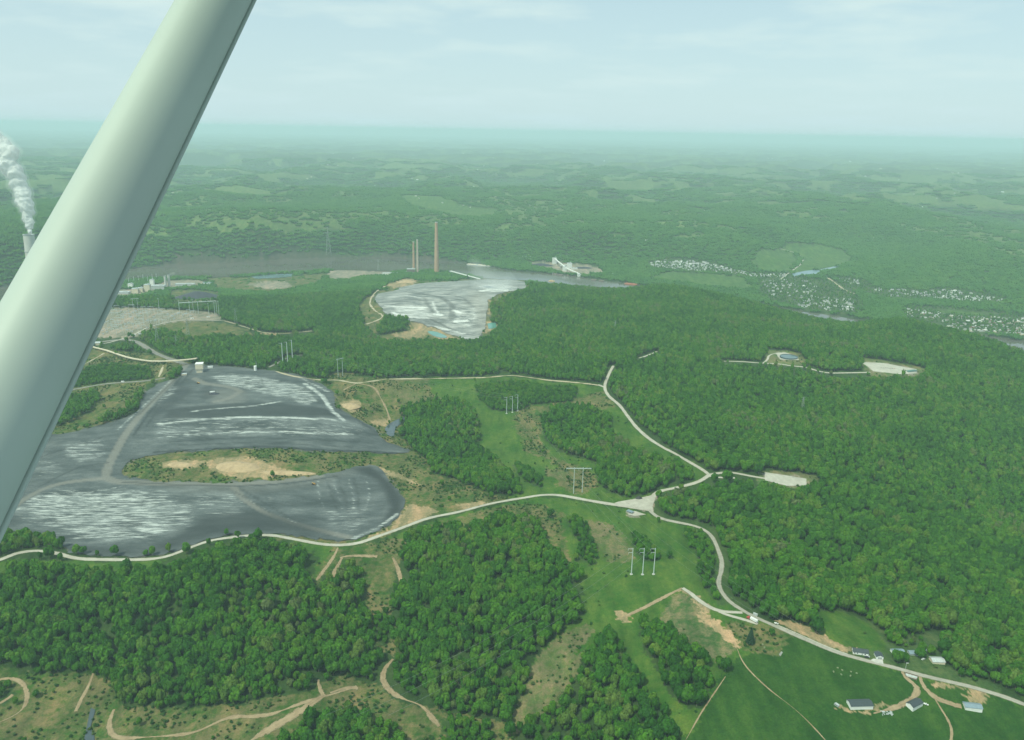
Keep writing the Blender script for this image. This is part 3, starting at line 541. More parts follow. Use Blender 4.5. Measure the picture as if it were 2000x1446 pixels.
# river
m_water, N, L, B = new_mat('river_water')
vec = mapping(N, L, (0.0012, 0.0035, 1)); wn = noise(N, L, 1.0, 3, 0.5, vec)
L.new(ramp(N, L, wn, [(0.35, (.085, .080, .064)), (0.65, (.12, .112, .092))]), B.inputs['Base Color'])
L.new(ramp(N, L, wn, [(0.48, (.05, .05, .05)), (0.60, (.16, .16, .16))]), B.inputs['Roughness']); B.inputs['IOR'].default_value = 1.33
bp = N.new('ShaderNodeBump'); bp.inputs['Strength'].default_value = 0.08; bp.inputs['Distance'].default_value = 0.3
L.new(noise(N, L, 0.15, 3, 0.5, mapping(N, L, (1, 1, 1))), bp.inputs['Height']); L.new(bp.outputs[0], B.inputs['Normal'])
def sheet(name, P, mats, step, lift, zf=height, smooth=True, sub=None):
    """a sheet lying on the ground inside outline P (world x, y)"""
    P = np.asarray(P)[:, :2]; x0, y0 = P.min(0); x1, y1 = P.max(0)
    X, Y = np.meshgrid(np.arange(x0+step/2, x1, step), np.arange(y0+step/2, y1, step))
    X = X+(((np.arange(X.shape[0]) % 2)*step/2)[:, None]); m = in_poly(P, X, Y)
    ins = np.stack([X[m], Y[m]], 1)
    # keep interior points away from the rim
    if len(ins):
        dmin = np.full(len(ins), 1e9)
        for q in P: dmin = np.minimum(dmin, (ins[:, 0]-q[0])**2+(ins[:, 1]-q[1])**2)
        ins = ins[dmin > (step*0.4)**2]
    pts = [Vector(map(float, p)) for p in P]+[Vector(map(float, p)) for p in ins]; n = len(P)
    vs_, es_, fs_, *_r = delaunay_2d_cdt(pts, [(k, (k+1) % n) for k in range(n)], [list(range(n))], 1, 1e-4)
    A = np.array([(v.x, v.y) for v in vs_]); Z = (zf(A[:, 0], A[:, 1]) if callable(zf) else np.full(len(A), zf))+lift
    Fc = np.array([f for f in fs_ if len(f) == 3], np.int32)
    Vv = np.column_stack([A, Z])
    e1 = Vv[Fc[:, 1]]-Vv[Fc[:, 0]]; e2 = Vv[Fc[:, 2]]-Vv[Fc[:, 0]]; fl = (e1[:, 0]*e2[:, 1]-e1[:, 1]*e2[:, 0]) < 0
    Fc[fl] = Fc[fl][:, ::-1]
    return np_mesh(name, Vv, Fc, mats, smooth)
tag(link('river', sheet('river', RIVER_P, m_water, 220, 0.0, 0.0)), 'wide brown river crossing behind the ash tips', kind='structure')

# ash tips
def ash_material(name, dark, mid, pale, whites):
    m, N, L, B = new_mat(name)
    aw = N.new('ShaderNodeAttribute'); aw.attribute_name = 'crust'; ar = N.new('ShaderNodeAttribute'); ar.attribute_name = 'worked'; ad = N.new('ShaderNodeAttribute'); ad.attribute_name = 'dark_tone'
    t = N.new('ShaderNodeTexCoord')
    v1 = mapping(N, L, (0.030, 0.20, 0.05), rot=(0, 0, R(-7))); s1 = noise(N, L, 1.0, 8, 0.74, v1)
    v2 = mapping(N, L, (0.012, 0.03, 0.02), rot=(0, 0, R(-5))); s2 = noise(N, L, 1.0, 8, 0.72, v2)
    b = ramp(N, L, s2, [(0.35, dark), (0.52, mid), (0.68, pale)])
    b = mixc(N, L, mth(N, L, 'MULTIPLY', ar.outputs['Fac'], 0.55), b, (.235, .225, .195))
    b = mixc(N, L, mth(N, L, 'MULTIPLY', ad.outputs['Fac'], mth(N, L, 'ADD', .35, s2), True), b, tuple(v*.55 for v in dark))
    b = mixc(N, L, mth(N, L, 'MULTIPLY', mth(N, L, 'MULTIPLY', aw.outputs['Fac'], .55, True), mth(N, L, 'MULTIPLY', mth(N, L, 'SUBTRACT', s2, .42), 4.0, True), True), b, tuple(v*1.75 for v in pale))
    th = mth(N, L, 'ADD', mth(N, L, 'SUBTRACT', s1, 0.645), mth(N, L, 'MULTIPLY', aw.outputs['Fac'], 0.185))
    wf = mth(N, L, 'MULTIPLY', th, 6.0, True)
    wf = mth(N, L, 'MULTIPLY', wf, mth(N, L, 'MULTIPLY', aw.outputs['Fac'], 1.6, True))
    c = mixc(N, L, mth(N, L, 'MULTIPLY', wf, 0.85), b, whites)
    n3 = noise(N, L, 0.35, 4, 0.7, t.outputs['Object'])
    c = mixc(N, L, 1.0, c, ramp(N, L, n3, [(0.3, (.82, .82, .82)), (0.7, (1.12, 1.12, 1.12))]), 'MULTIPLY')
    L.new(c, B.inputs['Base Color']); B.inputs['Roughness'].default_value = 0.8; B.inputs['Specular IOR Level'].default_value = 0.25
    bp = N.new('ShaderNodeBump'); bp.inputs['Strength'].default_value = 0.5; bp.inputs['Distance'].default_value = 1.2
    L.new(s1, bp.inputs['Height']); L.new(bp.outputs[0], B.inputs['Normal'])
    return m
m_ash = ash_material('fly_ash', (.046, .057, .058), (.080, .094, .095), (.135, .150, .148), (.58, .61, .58))
m_ash2 = ash_material('dry_ash', (.10, .112, .106), (.20, .21, .20), (.36, .36, .335), (.74, .75, .72))
def soft_poly(P_px, A, soft):
    W = hit(dense(P_px, 20, True))[:, :2]; ins = in_poly(W, A[:, 0], A[:, 1])
    dm = np.full(len(A), 1e9)
    for k in range(len(W)):
        a = W[k]; b_ = W[(k+1) % len(W)]; ab = b_-a; tt = np.clip(((A-a) @ ab)/max(1e-6, ab @ ab), 0, 1)
        dm = np.minimum(dm, np.hypot(*(A-a-tt[:, None]*ab).T))
    sdv = np.where(ins, dm, -dm); return np.clip(0.5+sdv/(2*soft), 0, 1)
def line_mask(P_px, A, wd, soft):
    W = hit(dense(P_px, 15))[:, :2]; dm = np.full(len(A), 1e9)
    for k in range(len(W)-1):
        a = W[k]; b_ = W[k+1]; ab = b_-a; tt = np.clip(((A-a) @ ab)/max(1e-6, ab @ ab), 0, 1)
        dm = np.minimum(dm, np.hypot(*(A-a-tt[:, None]*ab).T))
    return np.clip((wd/2+soft-dm)/soft, 0, 1)
me = sheet('ash_pond', ASH_MAIN_W, m_ash, 5.0, 0.5)
A = np.empty(len(me.vertices)*3, np.float32); me.vertices.foreach_get('co', A); A = A.reshape(-1, 3)[:, :2].astype(float)
crust = np.full(len(A), 0.10)
for P, k, s in (
 ([(50,965),(250,955),(340,965),(390,1000),(350,1040),(250,1060),(150,1055),(100,1035),(40,1010)], 1.0, 22),
 ([(370,965),(480,960),(480,1000),(390,1010)], .62, 15), ([(620,1000),(730,990),(720,1015),(690,1045),(640,1030)], .6, 15), ([(500,960),(560,975),(600,1000),(540,1000)], .45, 12),
 ([(408,737),(470,732),(560,746),(610,763),(624,785),(600,792),(540,776),(480,762),(430,750)], 1.0, 8), ([(300,770),(335,745),(350,760),(310,790)], .8, 8),
 ([(300,822),(420,815),(660,820),(715,845),(600,852),(420,850),(300,858)], .62, 8), ([(120,870),(200,860),(215,885),(150,905)], .75, 8), ([(40,905),(100,890),(120,930),(50,940)], .5, 8), ([(170,868),(190,868),(180,880)], .8, 6)):
    crust = np.maximum(crust, k*soft_poly(P, A, s))
for P, wd, k in (([(376,804),(430,798),(490,794),(548,785)], 5, 1.2), ([(310,829),(410,819),(520,815),(655,820)], 7, 1.25), ([(330,853),(500,844),(690,849)], 6, 1.1), ([(595,750),(630,775),(650,805),(672,822)], 9, 1.3), ([(585,738),(640,765)], 7, .9), ([(420,700+28),(500,735)], 6, .8), ([(690,1052),(740,1030),(775,1005)], 6, 1.1)):
    crust = np.maximum(crust, k*line_mask(P, A, wd, 4))
worked = np.zeros(len(A))
for P, wd in ASH_ROADS: worked = np.maximum(worked, line_mask(P, A, wd, 3)); crust *= 1-.9*line_mask(P, A, wd, 3)
for P, k in (([(430,760),(480,765),(478,785),(420,790),(400,770)], .5), ([(300,935),(420,943),(620,931),(720,912),(600,950),(450,965),(300,950)], .35)): worked = np.maximum(worked, k*soft_poly(P, A, 12))
dark_tone = np.zeros(len(A))  # darker margins, bands, terrace edges and track lines coloured into the ash
for P, k, s in (([(690,916),(724,912),(766,946),(784,973),(782,1000),(745,1028),(762,992),(752,962),(735,938)], 1.0, 6), ([(330,800),(480,787),(560,790),(645,800),(652,812),(500,815),(320,818)], .8, 6), ([(430,1000),(560,1010),(640,1045),(500,1035),(400,1050),(340,1072),(280,1082),(330,1050)], .8, 14), ([(100,1065),(200,1070),(280,1080),(200,1082)], .8, 8), ([(345,745),(380,760),(330,800),(290,815)], .7, 10), ([(390,760),(412,752),(420,775),(395,785)], .6, 6)):
    dark_tone = np.maximum(dark_tone, k*soft_poly(P, A, s))
for P, wd, k in (([(300,884),(420,877),(520,873),(600,878),(700,882),(790,886)], 5, 1), ([(330,864),(450,857),(560,858),(700,864)], 2.5, .8), ([(350,870),(520,866),(690,874)], 2, .7), ([(318,850),(420,843),(560,842),(700,848)], 3, .8), ([(700,822),(735,845),(760,866)], 4, .8), ([(362,728),(330,765),(290,810),(262,850)], 4, .9), ([(376,722),(345,762),(310,800),(285,835)], 3, .8), ([(350,735),(312,770),(270,812)], 3, .7), ([(460,962),(500,985),(540,1010)], 2, .7), ([(475,958),(520,985),(560,1008)], 2, .7), ([(440,975),(480,1000)], 2, .6), ([(640,940),(650,975),(660,1000)], 2, .5), ([(660,938),(675,975),(680,1005)], 2, .5), ([(690,935),(700,970),(700,1000)], 2, .5), ([(240,942),(420,950),(560,945),(660,930)], 3, .8), ([(60,900),(120,880),(200,855)], 3, .8), ([(80,950),(150,915),(210,905)], 3, .7)):
    dark_tone = np.maximum(dark_tone, k*line_mask(P, A, wd, 2))
for P, wd, k in (([(330,858),(450,851),(690,857)], 3, .5), ([(230,840),(260,812),(300,775),(340,738)], 5, .9), ([(470,970),(530,1000),(580,1022)], 2, .8), ([(620,940),(625,975),(635,1000)], 2, .8), ([(650,938),(662,972),(670,1002)], 2, .8), ([(680,936),(690,970),(690,1003)], 2, .8), ([(712,930),(722,962),(712,1000)], 2, .8), ([(20,1000),(120,975),(240,950)], 3, .9)):
    crust = np.maximum(crust, k*line_mask(P, A, wd, 2))
set_attr(me, 'crust', crust); set_attr(me, 'worked', worked); set_attr(me, 'dark_tone', dark_tone)
tag(link('ash_pond', me), 'dark grey fly ash tip streaked with white crust', kind='structure')
me = sheet('ash_tip', ASH_MID_W, m_ash2, 7.0, 0.8)
A = np.empty(len(me.vertices)*3, np.float32); me.vertices.foreach_get('co', A); A = A.reshape(-1, 3)[:, :2].astype(float)
crust = np.full(len(A), 0.5); worked = np.zeros(len(A))
for P, k, s in (([(765,600),(830,598),(850,620),(800,625)], 1.0, 12), ([(930,560),(990,556),(1015,563),(960,572)], 1.1, 12), ([(890,610),(930,600),(930,640),(880,630)], .9, 15)): crust = np.maximum(crust, k*soft_poly(P, A, s))
worked = np.maximum(worked, .9*soft_poly([(925,570),(955,572),(948,650),(930,660),(930,610),(905,590)], A, 20))
dark_tone = np.zeros(len(A))  # darker flow, channel and dozer lines across the far tip
for P, wd, k in (([(763,571),(800,571),(826,575),(855,580),(871,587),(884,600),(882,623)], 16, .9), ([(842,625),(862,634),(889,647),(916,654),(926,652)], 5, 1.3), ([(745,590),(790,585),(830,588),(835,596)], 8, .8), ([(800,565),(850,562),(900,566)], 7, .7), ([(830,584),(838,600),(850,615)], 5, .8), ([(870,575),(905,583),(925,600)], 6, .7), ([(880,620),(905,618),(915,610)], 16, .9), ([(900,556),(950,553),(1000,553)], 6, .6)):
    dark_tone = np.maximum(dark_tone, k*line_mask(P, A, wd, 6))
for P, wd, k in (([(752,598),(785,600),(808,602),(833,601)], 8, 1.5), ([(767,611),(779,616),(790,615)], 12, 1.5), ([(848,614),(862,616)], 14, 1.5), ([(887,607),(897,611)], 14, 1.5), ([(891,629),(912,627)], 16, 1.5), ([(939,569),(955,567),(970,566),(992,569)], 18, 1.6), ([(779,560),(808,559)], 10, 1.4), ([(850,640),(880,646),(905,652)], 16, 1.2), ([(760,580),(790,578),(820,582)], 8, 1.2), ([(845,590),(850,605),(856,612)], 6, 1.2)):
    crust = np.maximum(crust, k*line_mask(P, A, wd, 8))
set_attr(me, 'crust', crust); set_attr(me, 'worked', worked); set_attr(me, 'dark_tone', dark_tone)
tag(link('ash_tip', me), 'pale grey ash tip near the river with swirling dozer marks', kind='structure')

# roads and tracks
def road_mat(name, a, b, rag=0.75):
    m, N, L, B = new_mat(name); t = N.new('ShaderNodeTexCoord')
    n = noise(N, L, 0.12, 6, 0.65, t.outputs['Object']); n_2 = noise(N, L, 0.03, 4, 0.6, t.outputs['Object'])
    c = ramp(N, L, mth(N, L, 'ADD', mth(N, L, 'MULTIPLY', n, .6), mth(N, L, 'MULTIPLY', n_2, .4)), [(0.38, a), (0.62, b)])
    a0 = N.new('ShaderNodeAttribute'); a0.attribute_name = 'across'; sh_ = mth(N, L, 'ADD', mth(N, L, 'ABSOLUTE', a0.outputs['Fac']), mth(N, L, 'MULTIPLY', mth(N, L, 'SUBTRACT', noise(N, L, 0.3, 4, .7, t.outputs['Object']), .5), .7))
    c = mixc(N, L, mth(N, L, 'MULTIPLY', mth(N, L, 'SUBTRACT', sh_, .58), 2.2, True), c, (.19, .17, .10))
    rut = mth(N, L, 'ABSOLUTE', mth(N, L, 'SUBTRACT', mth(N, L, 'ABSOLUTE', a0.outputs['Fac']), 0.36)); c = mixc(N, L, mth(N, L, 'MULTIPLY', mth(N, L, 'SUBTRACT', .12, rut), 3.0, True), c, tuple(min(.75, v*1.22) for v in b))
    L.new(c, B.inputs['Base Color'])
    B.inputs['Roughness'].default_value = 0.9; B.inputs['Specular IOR Level'].default_value = 0.15
    # ragged rims and a worn crown: the sheet ends where the noise says
    at_ = N.new('ShaderNodeAttribute'); at_.attribute_name = 'across'; ab = mth(N, L, 'ABSOLUTE', at_.outputs['Fac'])
    e = mth(N, L, 'ADD', ab, mth(N, L, 'MULTIPLY', mth(N, L, 'SUBTRACT', noise(N, L, 0.22, 4, 0.7, t.outputs['Object']), 0.5), rag))
    if rag > 1: e = mth(N, L, 'ADD', e, mth(N, L, 'MULTIPLY', mth(N, L, 'SUBTRACT', 0.22, ab, True), 1.4))
    cut = mth(N, L, 'MULTIPLY', mth(N, L, 'SUBTRACT', e, 0.80), 5.0, True)
    tb = N.new('ShaderNodeBsdfTransparent'); mx = N.new('ShaderNodeMixShader'); L.new(cut, mx.inputs[0]); L.new(B.outputs[0], mx.inputs[1]); L.new(tb.outputs[0], mx.inputs[2])
    L.new(mx.outputs[0], N['Material Output'].inputs['Surface']); return m
RM = {'gravel': road_mat('pale_gravel', (.33, .31, .26), (.43, .41, .35)), 'asphalt': road_mat('worn_asphalt', (.26, .25, .21), (.36, .34, .29)),
 'dirt': road_mat('tan_earth', (.21, .155, .09), (.33, .255, .16), 2.4), 'white': road_mat('white_gravel', (.36, .345, .29), (.47, .455, .39)),
 'track': road_mat('pale_track', (.33, .28, .185), (.46, .41, .30), 1.6), 'ashroad': road_mat('ash_road', (.17, .17, .155), (.23, .225, .20), .9)}
def ribbon(W, wd, jitter=0.0):
    tg = np.gradient(W, axis=0); tg /= np.maximum(1e-6, np.hypot(*tg.T))[:, None]; nrm = np.stack([-tg[:, 1], tg[:, 0]], 1)
    k = 4; offs = np.linspace(-.5, .5, k+1)
    ww = wd*(1+jitter*(vnoise(np.arange(len(W))*.35, np.zeros(len(W)), 3)-.5))
    Pn = W[:, None, :]+nrm[:, None, :]*(offs[None, :, None]*ww[:, None, None])
    hz = height(Pn[..., 0], Pn[..., 1]); r = np.hypot(W[:, 0], W[:, 1])[:, None]
    z = np.maximum(hz, hz.mean(1, keepdims=True)-.4)+0.35+np.clip((r-1200)/2500, 0, 2)*1.0-np.abs(offs)[None]*.3
    Vv = np.concatenate([Pn, z[..., None]], -1).reshape(-1, 3); q = np.arange(len(W)*(k+1)).reshape(-1, k+1)
    return Vv, np.stack([q[:-1, :-1], q[:-1, 1:], q[1:, 1:], q[1:, :-1]], -1).reshape(-1, 4)[:, ::-1]
for (nm, lb, wd, mk, P), W in zip(ROADS, ROAD_W):
    Vv, Ff = ribbon(W, wd*(.8 if mk == 'dirt' else 1.08), 1.3 if mk in ('dirt', 'track') else 0.25)
    me = np_mesh(nm, Vv, Ff, RM[mk]); set_attr(me, 'across', np.tile(np.linspace(-1, 1, 5), len(W)).astype(np.float32)); tag(link(nm, me), lb, kind='structure')
# gravel pads and yards
for nm, lb, P, mk in (('gravel_pad', 'pale rectangular gravel pad in the woods right of the crossroads', [(1493,923),(1575,936),(1575,949),(1537,950),(1494,939)], 'white'),
    ('gravel_pad', 'pale gravel apron round the open tank on the ridge', [(1515,690),(1534,689),(1557,697),(1561,704),(1524,703),(1519,697)], 'white'),
    ('gravel_pad', 'broad pale gravel pad on the wooded ridge', [(1681,708),(1727,710),(1790,722),(1790,730),(1762,732),(1706,726)], 'white'),
    ('gravel_lay_by', 'pale gravel lay-by in the fork of the junction', [(1200,984),(1240,975),(1272,968),(1285,958),(1276,985),(1272,996),(1240,992)], 'gravel'),
    ('gravel_tongue', 'pale gravel tongue below the junction', [(1224,1000),(1240,999),(1262,1006),(1240,1009),(1227,1006)], 'gravel')):
    tag(link(nm, sheet(nm, hit(dense(P, 8, True) if nm == 'gravel_lay_by' else P), RM[mk], 9, .7)), lb, kind='structure')
# ponds
m_teal = paint('teal_pond', (.10, .24, .20), 0.15, .1, .05); m_dpond = paint('dark_pond', (.055, .075, .085), 0.12, .15, .02); m_bpond = paint('blue_pond', (.15, .22, .26), 0.15, .1, .02)
for nm, lb, P, mt in (('settling_pond', 'narrow teal settling pond below the far ash tip', [(835,648),(853,649),(874,659),(862,661),(845,656)], m_teal),
    ('settling_pond', 'square teal settling pond at the corner of the far ash tip', [(952,633),(968,631),(970,640),(954,643)], m_teal),
    ('pond', 'dark narrow pond beside the ash plateau', [(752,838),(765,826),(790,815),(794,820),(772,838),(770,852),(758,852)], m_dpond),
    ('settling_pond', 'long pale blue pond on the river bank', [(490,541),(520,538),(574,535),(570,541),(500,545)], m_bpond),
    ('stream', 'dark stream pool in the valley bottom', [(178,1384),(186,1388),(178,1420),(185,1446),(172,1470),(160,1470),(168,1430)], m_dpond),
    ('creek', 'pale blue creek below the flat fields', [(1545,536),(1572,530),(1600,527),(1636,520),(1640,523),(1604,533),(1580,539),(1548,541)], m_bpond),
    ('creek', 'bend of pale creek at the end of the flat field', [(1668,506),(1680,508),(1678,514),(1667,520),(1664,515),(1671,511)], m_bpond)):
    W = hit(dense(P, 6, True)); zz = float(np.median(W[:, 2]))
    tag(link(nm, sheet(nm, W, mt, 12, 1.0 if zz > 60 else 1.6, smooth=True)), lb, kind='structure')
    paint_poly(CLS, W, WATER)
# ------------------------------------------------------------------ haze
m_haze = bpy.data.materials.new('haze'); m_haze.use_nodes = True; hn = m_haze.node_tree; hn.nodes.clear()
ho = hn.nodes.new('ShaderNodeOutputMaterial'); hv = hn.nodes.new('ShaderNodeVolumePrincipled')
hv.inputs['Color'].default_value = HAZE_COL; hv.inputs['Density'].default_value = HAZE_DEN; hv.inputs['Anisotropy'].default_value = 0.0
hn.links.new(hv.outputs[0], ho.inputs['Volume'])
hb = MB(); hb.box((0, 34000, -8), (152000, 76000, CAM_Z+60))
tag(hb.build('haze', m_haze), 'pale blue green haze over the whole valley', kind='stuff')

# ------------------------------------------------------------------ trees
def leaf_mat(name, stops, rand):
    m, N, L, B = new_mat(name)
    oi = N.new('ShaderNodeObjectInfo'); t = N.new('ShaderNodeTexCoord')
    if rand:
        ln = noise(N, L, 0.006, 2, 0.5, oi.outputs['Location'])
        fac = mth(N, L, 'ADD', mth(N, L, 'MULTIPLY', oi.outputs['Random'], 0.80), mth(N, L, 'MULTIPLY', mth(N, L, 'SUBTRACT', ln, 0.42), 1.3))
    else:
        fac = oi.outputs['Random']
    c = ramp(N, L, fac, stops)
    n = noise(N, L, 0.45, 3, 0.6, t.outputs['Object'])
    c = mixc(N, L, 1.0, c, ramp(N, L, n, [(0.3, (.7, .7, .7)), (0.7, (1.25, 1.25, 1.2))]), 'MULTIPLY')
    L.new(c, B.inputs['Base Color']); B.inputs['Roughness'].default_value = 0.75; B.inputs['Specular IOR Level'].default_value = 0.2
    tr = N.new('ShaderNodeBsdfTranslucent'); L.new(c, tr.inputs['Color']); mx = N.new('ShaderNodeMixShader'); mx.inputs[0].default_value = 0.27
    L.new(B.outputs[0], mx.inputs[1]); L.new(tr.outputs[0], mx.inputs[2]); L.new(mx.outputs[0], N['Material Output'].inputs['Surface'])
    return m
m_leaf = leaf_mat('mixed_leaves', [(0.0, (.034, .120, .008)), (0.3, (.052, .165, .010)), (0.58, (.074, .205, .011)), (0.82, (.104, .230, .015)), (0.94, (.140, .230, .030)), (1.0, (.130, .185, .058))], True)
m_shrub = leaf_mat('shrub_leaves', [(0, (.026, .095, .014)), (.5, (.050, .130, .020)), (1, (.095, .150, .034))], False)
m_leafd = leaf_mat('deep_green_leaves', [(0, (.026, .100, .008)), (1, (.042, .145, .010))], False)
m_leafm = leaf_mat('fresh_green_leaves', [(0, (.052, .162, .011)), (1, (.074, .195, .014))], False)
m_leafy = leaf_mat('yellow_green_leaves', [(0, (.090, .190, .022)), (1, (.130, .205, .036))], False)
m_bark = paint('bark', (.16, .135, .105), .9, .25, 1.5)
def crown_arrays(seed, nl, per, leaf, core=2, hr=0.62):
    """unit crown: radius 1, height about 2*hr; overlapping leafy lobes, ragged outside"""
    r_ = np.random.default_rng(seed); Vs = []; Fs = []; nb = 0
    cen = [np.array([0, 0, hr*1.05])]
    for k in range(nl-1):
        a = 2*math.pi*(k+r_.random()*.7)/(nl-1)*1.0*(2 if nl > 7 else 1); ph = r_.uniform(-.35, .8)
        cen.append(np.array([math.cos(a)*math.cos(ph)*.58, math.sin(a)*math.cos(ph)*.58, hr*(1+.75*math.sin(ph))]))
    for k, c in enumerate(cen):
        lr = r_.uniform(.40, .58) if k else .62
        b = bmesh.new(); bmesh.ops.create_icosphere(b, subdivisions=core, radius=1.0)
        vv = np.array([v.co for v in b.verts]); ff = np.array([[v.index for v in f.verts] for f in b.faces]); b.free()
        nz = vnoise(vv[:, 0]*2.6+seed+k, vv[:, 1]*2.6+vv[:, 2]*2.1, seed)
        vv = vv*(lr*(.58+.62*nz))[:, None]*np.array([1, 1, .92])+c
        Vs.append(vv); Fs.append(ff+nb); nb += len(vv)
        if per:
            d_ = r_.normal(size=(per, 3)); d_[:, 2] += .35; d_ /= np.linalg.norm(d_, axis=1)[:, None]
            p_ = c+d_*(lr*r_.uniform(.78, 1.12, per))[:, None]*np.array([1, 1, .92])
            nn = d_+r_.normal(size=(per, 3))*.35; nn /= np.linalg.norm(nn, axis=1)[:, None]
            u = np.cross(nn, r_.normal(size=(per, 3))); u /= np.linalg.norm(u, axis=1)[:, None]; v = np.cross(nn, u)
            s = leaf*r_.uniform(.6, 1.35, per)[:, None]
            q = np.stack([p_+u*s, p_+v*s*.8+nn*s*.25, p_-u*s, p_-v*s*.8+nn*s*.25], 1).reshape(-1, 3)
            Vs.append(q); o_ = nb+np.arange(per)*4
            Fs.append(np.concatenate([np.stack([o_, o_+1, o_+2], 1), np.stack([o_, o_+2, o_+3], 1)])); nb += len(q)
    return np.vstack(Vs), np.vstack(Fs)
def trunk_arrays(h, r0, seed, n=6):
    mb = MB(); r_ = random.Random(seed); mb.tube((0, 0, -.6), (0, 0, h*.55), r0, r0*.75, n, cap=False); mb.tube((0, 0, h*.55), (.3, .2, h), r0*.75, r0*.3, n, cap=False)
    for k in range(4):
        a = r_.random()*6.28; z = h*r_.uniform(.45, .8); mb.tube((0, 0, z), (math.cos(a)*h*.25, math.sin(a)*h*.25, z+h*.25), r0*.4, r0*.12, 4, cap=False)
    Vv = []; Ff = []
    for f in mb.f:
        if len(f) == 4: Ff += [(f[0], f[1], f[2]), (f[0], f[2], f[3])]
    return np.array(mb.v), np.array(Ff)
def tree_source(name, seed, nl, per, leaf, core, R_, base, H_, mats, conifer=False):
    """one mesh: trunk and crown in metres"""
    cv, cf = crown_arrays(seed, nl, per, leaf, core)
    cv = cv*np.array([R_, R_, (H_-base)/1.35])+np.array([0, 0, base])
    tv, tf = trunk_arrays(H_*.75, .28, seed)
    me = np_mesh(name, np.vstack([cv, tv]), np.vstack([cf, tf+len(cv)]), mats, False)
    mi = np.zeros(len(me.polygons), np.int32); mi[len(cf):] = 1; me.polygons.foreach_set('material_index', mi)
    sm = np.ones(len(me.polygons), bool); me.polygons.foreach_set('use_smooth', sm)
    return me
def src_collection(name, meshes):
    c = bpy.data.collections.new(name)
    for k, m in enumerate(meshes): c.objects.link(bpy.data.objects.new('%s_%02d' % (name, k), m))
    return c
near_src = src_collection('broadleaf', [tree_source('leafy_tree', s, nl, 84, .155, 2, R_, b, H, [m_leaf, m_bark]) for s, nl, R_, b, H in ((1, 8, 5.6, 4.5, 17), (2, 9, 6.4, 5, 19), (3, 7, 4.8, 4.5, 18), (4, 8, 5.4, 4, 15.5), (5, 6, 4.3, 4, 17.5), (6, 10, 7.0, 5, 18.5))])
mid_src = src_collection('midwood', [tree_source('wood_tree', s, nl, 14, .24, 1, R_, b, H, [m_leaf, m_bark]) for s, nl, R_, b, H in ((11, 6, 5.6, 4, 16), (12, 7, 6.4, 4.5, 18.5), (13, 5, 4.8, 4, 17.5), (14, 6, 5.2, 3.5, 15))])
m_farleaf = leaf_mat('far_canopy', [(0.0, (.040, .135, .012)), (0.45, (.058, .170, .016)), (1.0, (.090, .205, .024))], True)
def clump(seed, size, n, R0, H0, core=1):
    r_ = np.random.default_rng(seed); Vs = []; Fs = []; nb = 0
    g = int(math.ceil(math.sqrt(n)))
    for k in range(n):
        x = ((k % g)+.5+r_.uniform(-.35, .35))/g-.5; y = ((k//g)+.5+r_.uniform(-.35, .35))/g-.5
        v, f = crown_arrays(seed*50+k, 3, 0, 0, core); s = R0*r_.uniform(.75, 1.3)
        v = v*np.array([s, s, H0*r_.uniform(.8, 1.2)/1.3])+np.array([x*size, y*size, 0])
        Vs.append(v); Fs.append(f+nb); nb += len(v)
    return np_mesh('tree_clump', np.vstack(Vs), np.vstack(Fs), m_farleaf)
far_src = src_collection('farwood', [clump(s, 27, 9, 6.2, 15) for s in range(5)])
vfar_src = src_collection('distantwood', [clump(s+9, 62, 16, 10, 16) for s in range(4)])
shrub_src = src_collection('shrubs', [tree_source('shrub', s+40, 4, 26, .26, 1, 2.0, .1, 2.7, [m_shrub, m_bark]) for s in range(3)])

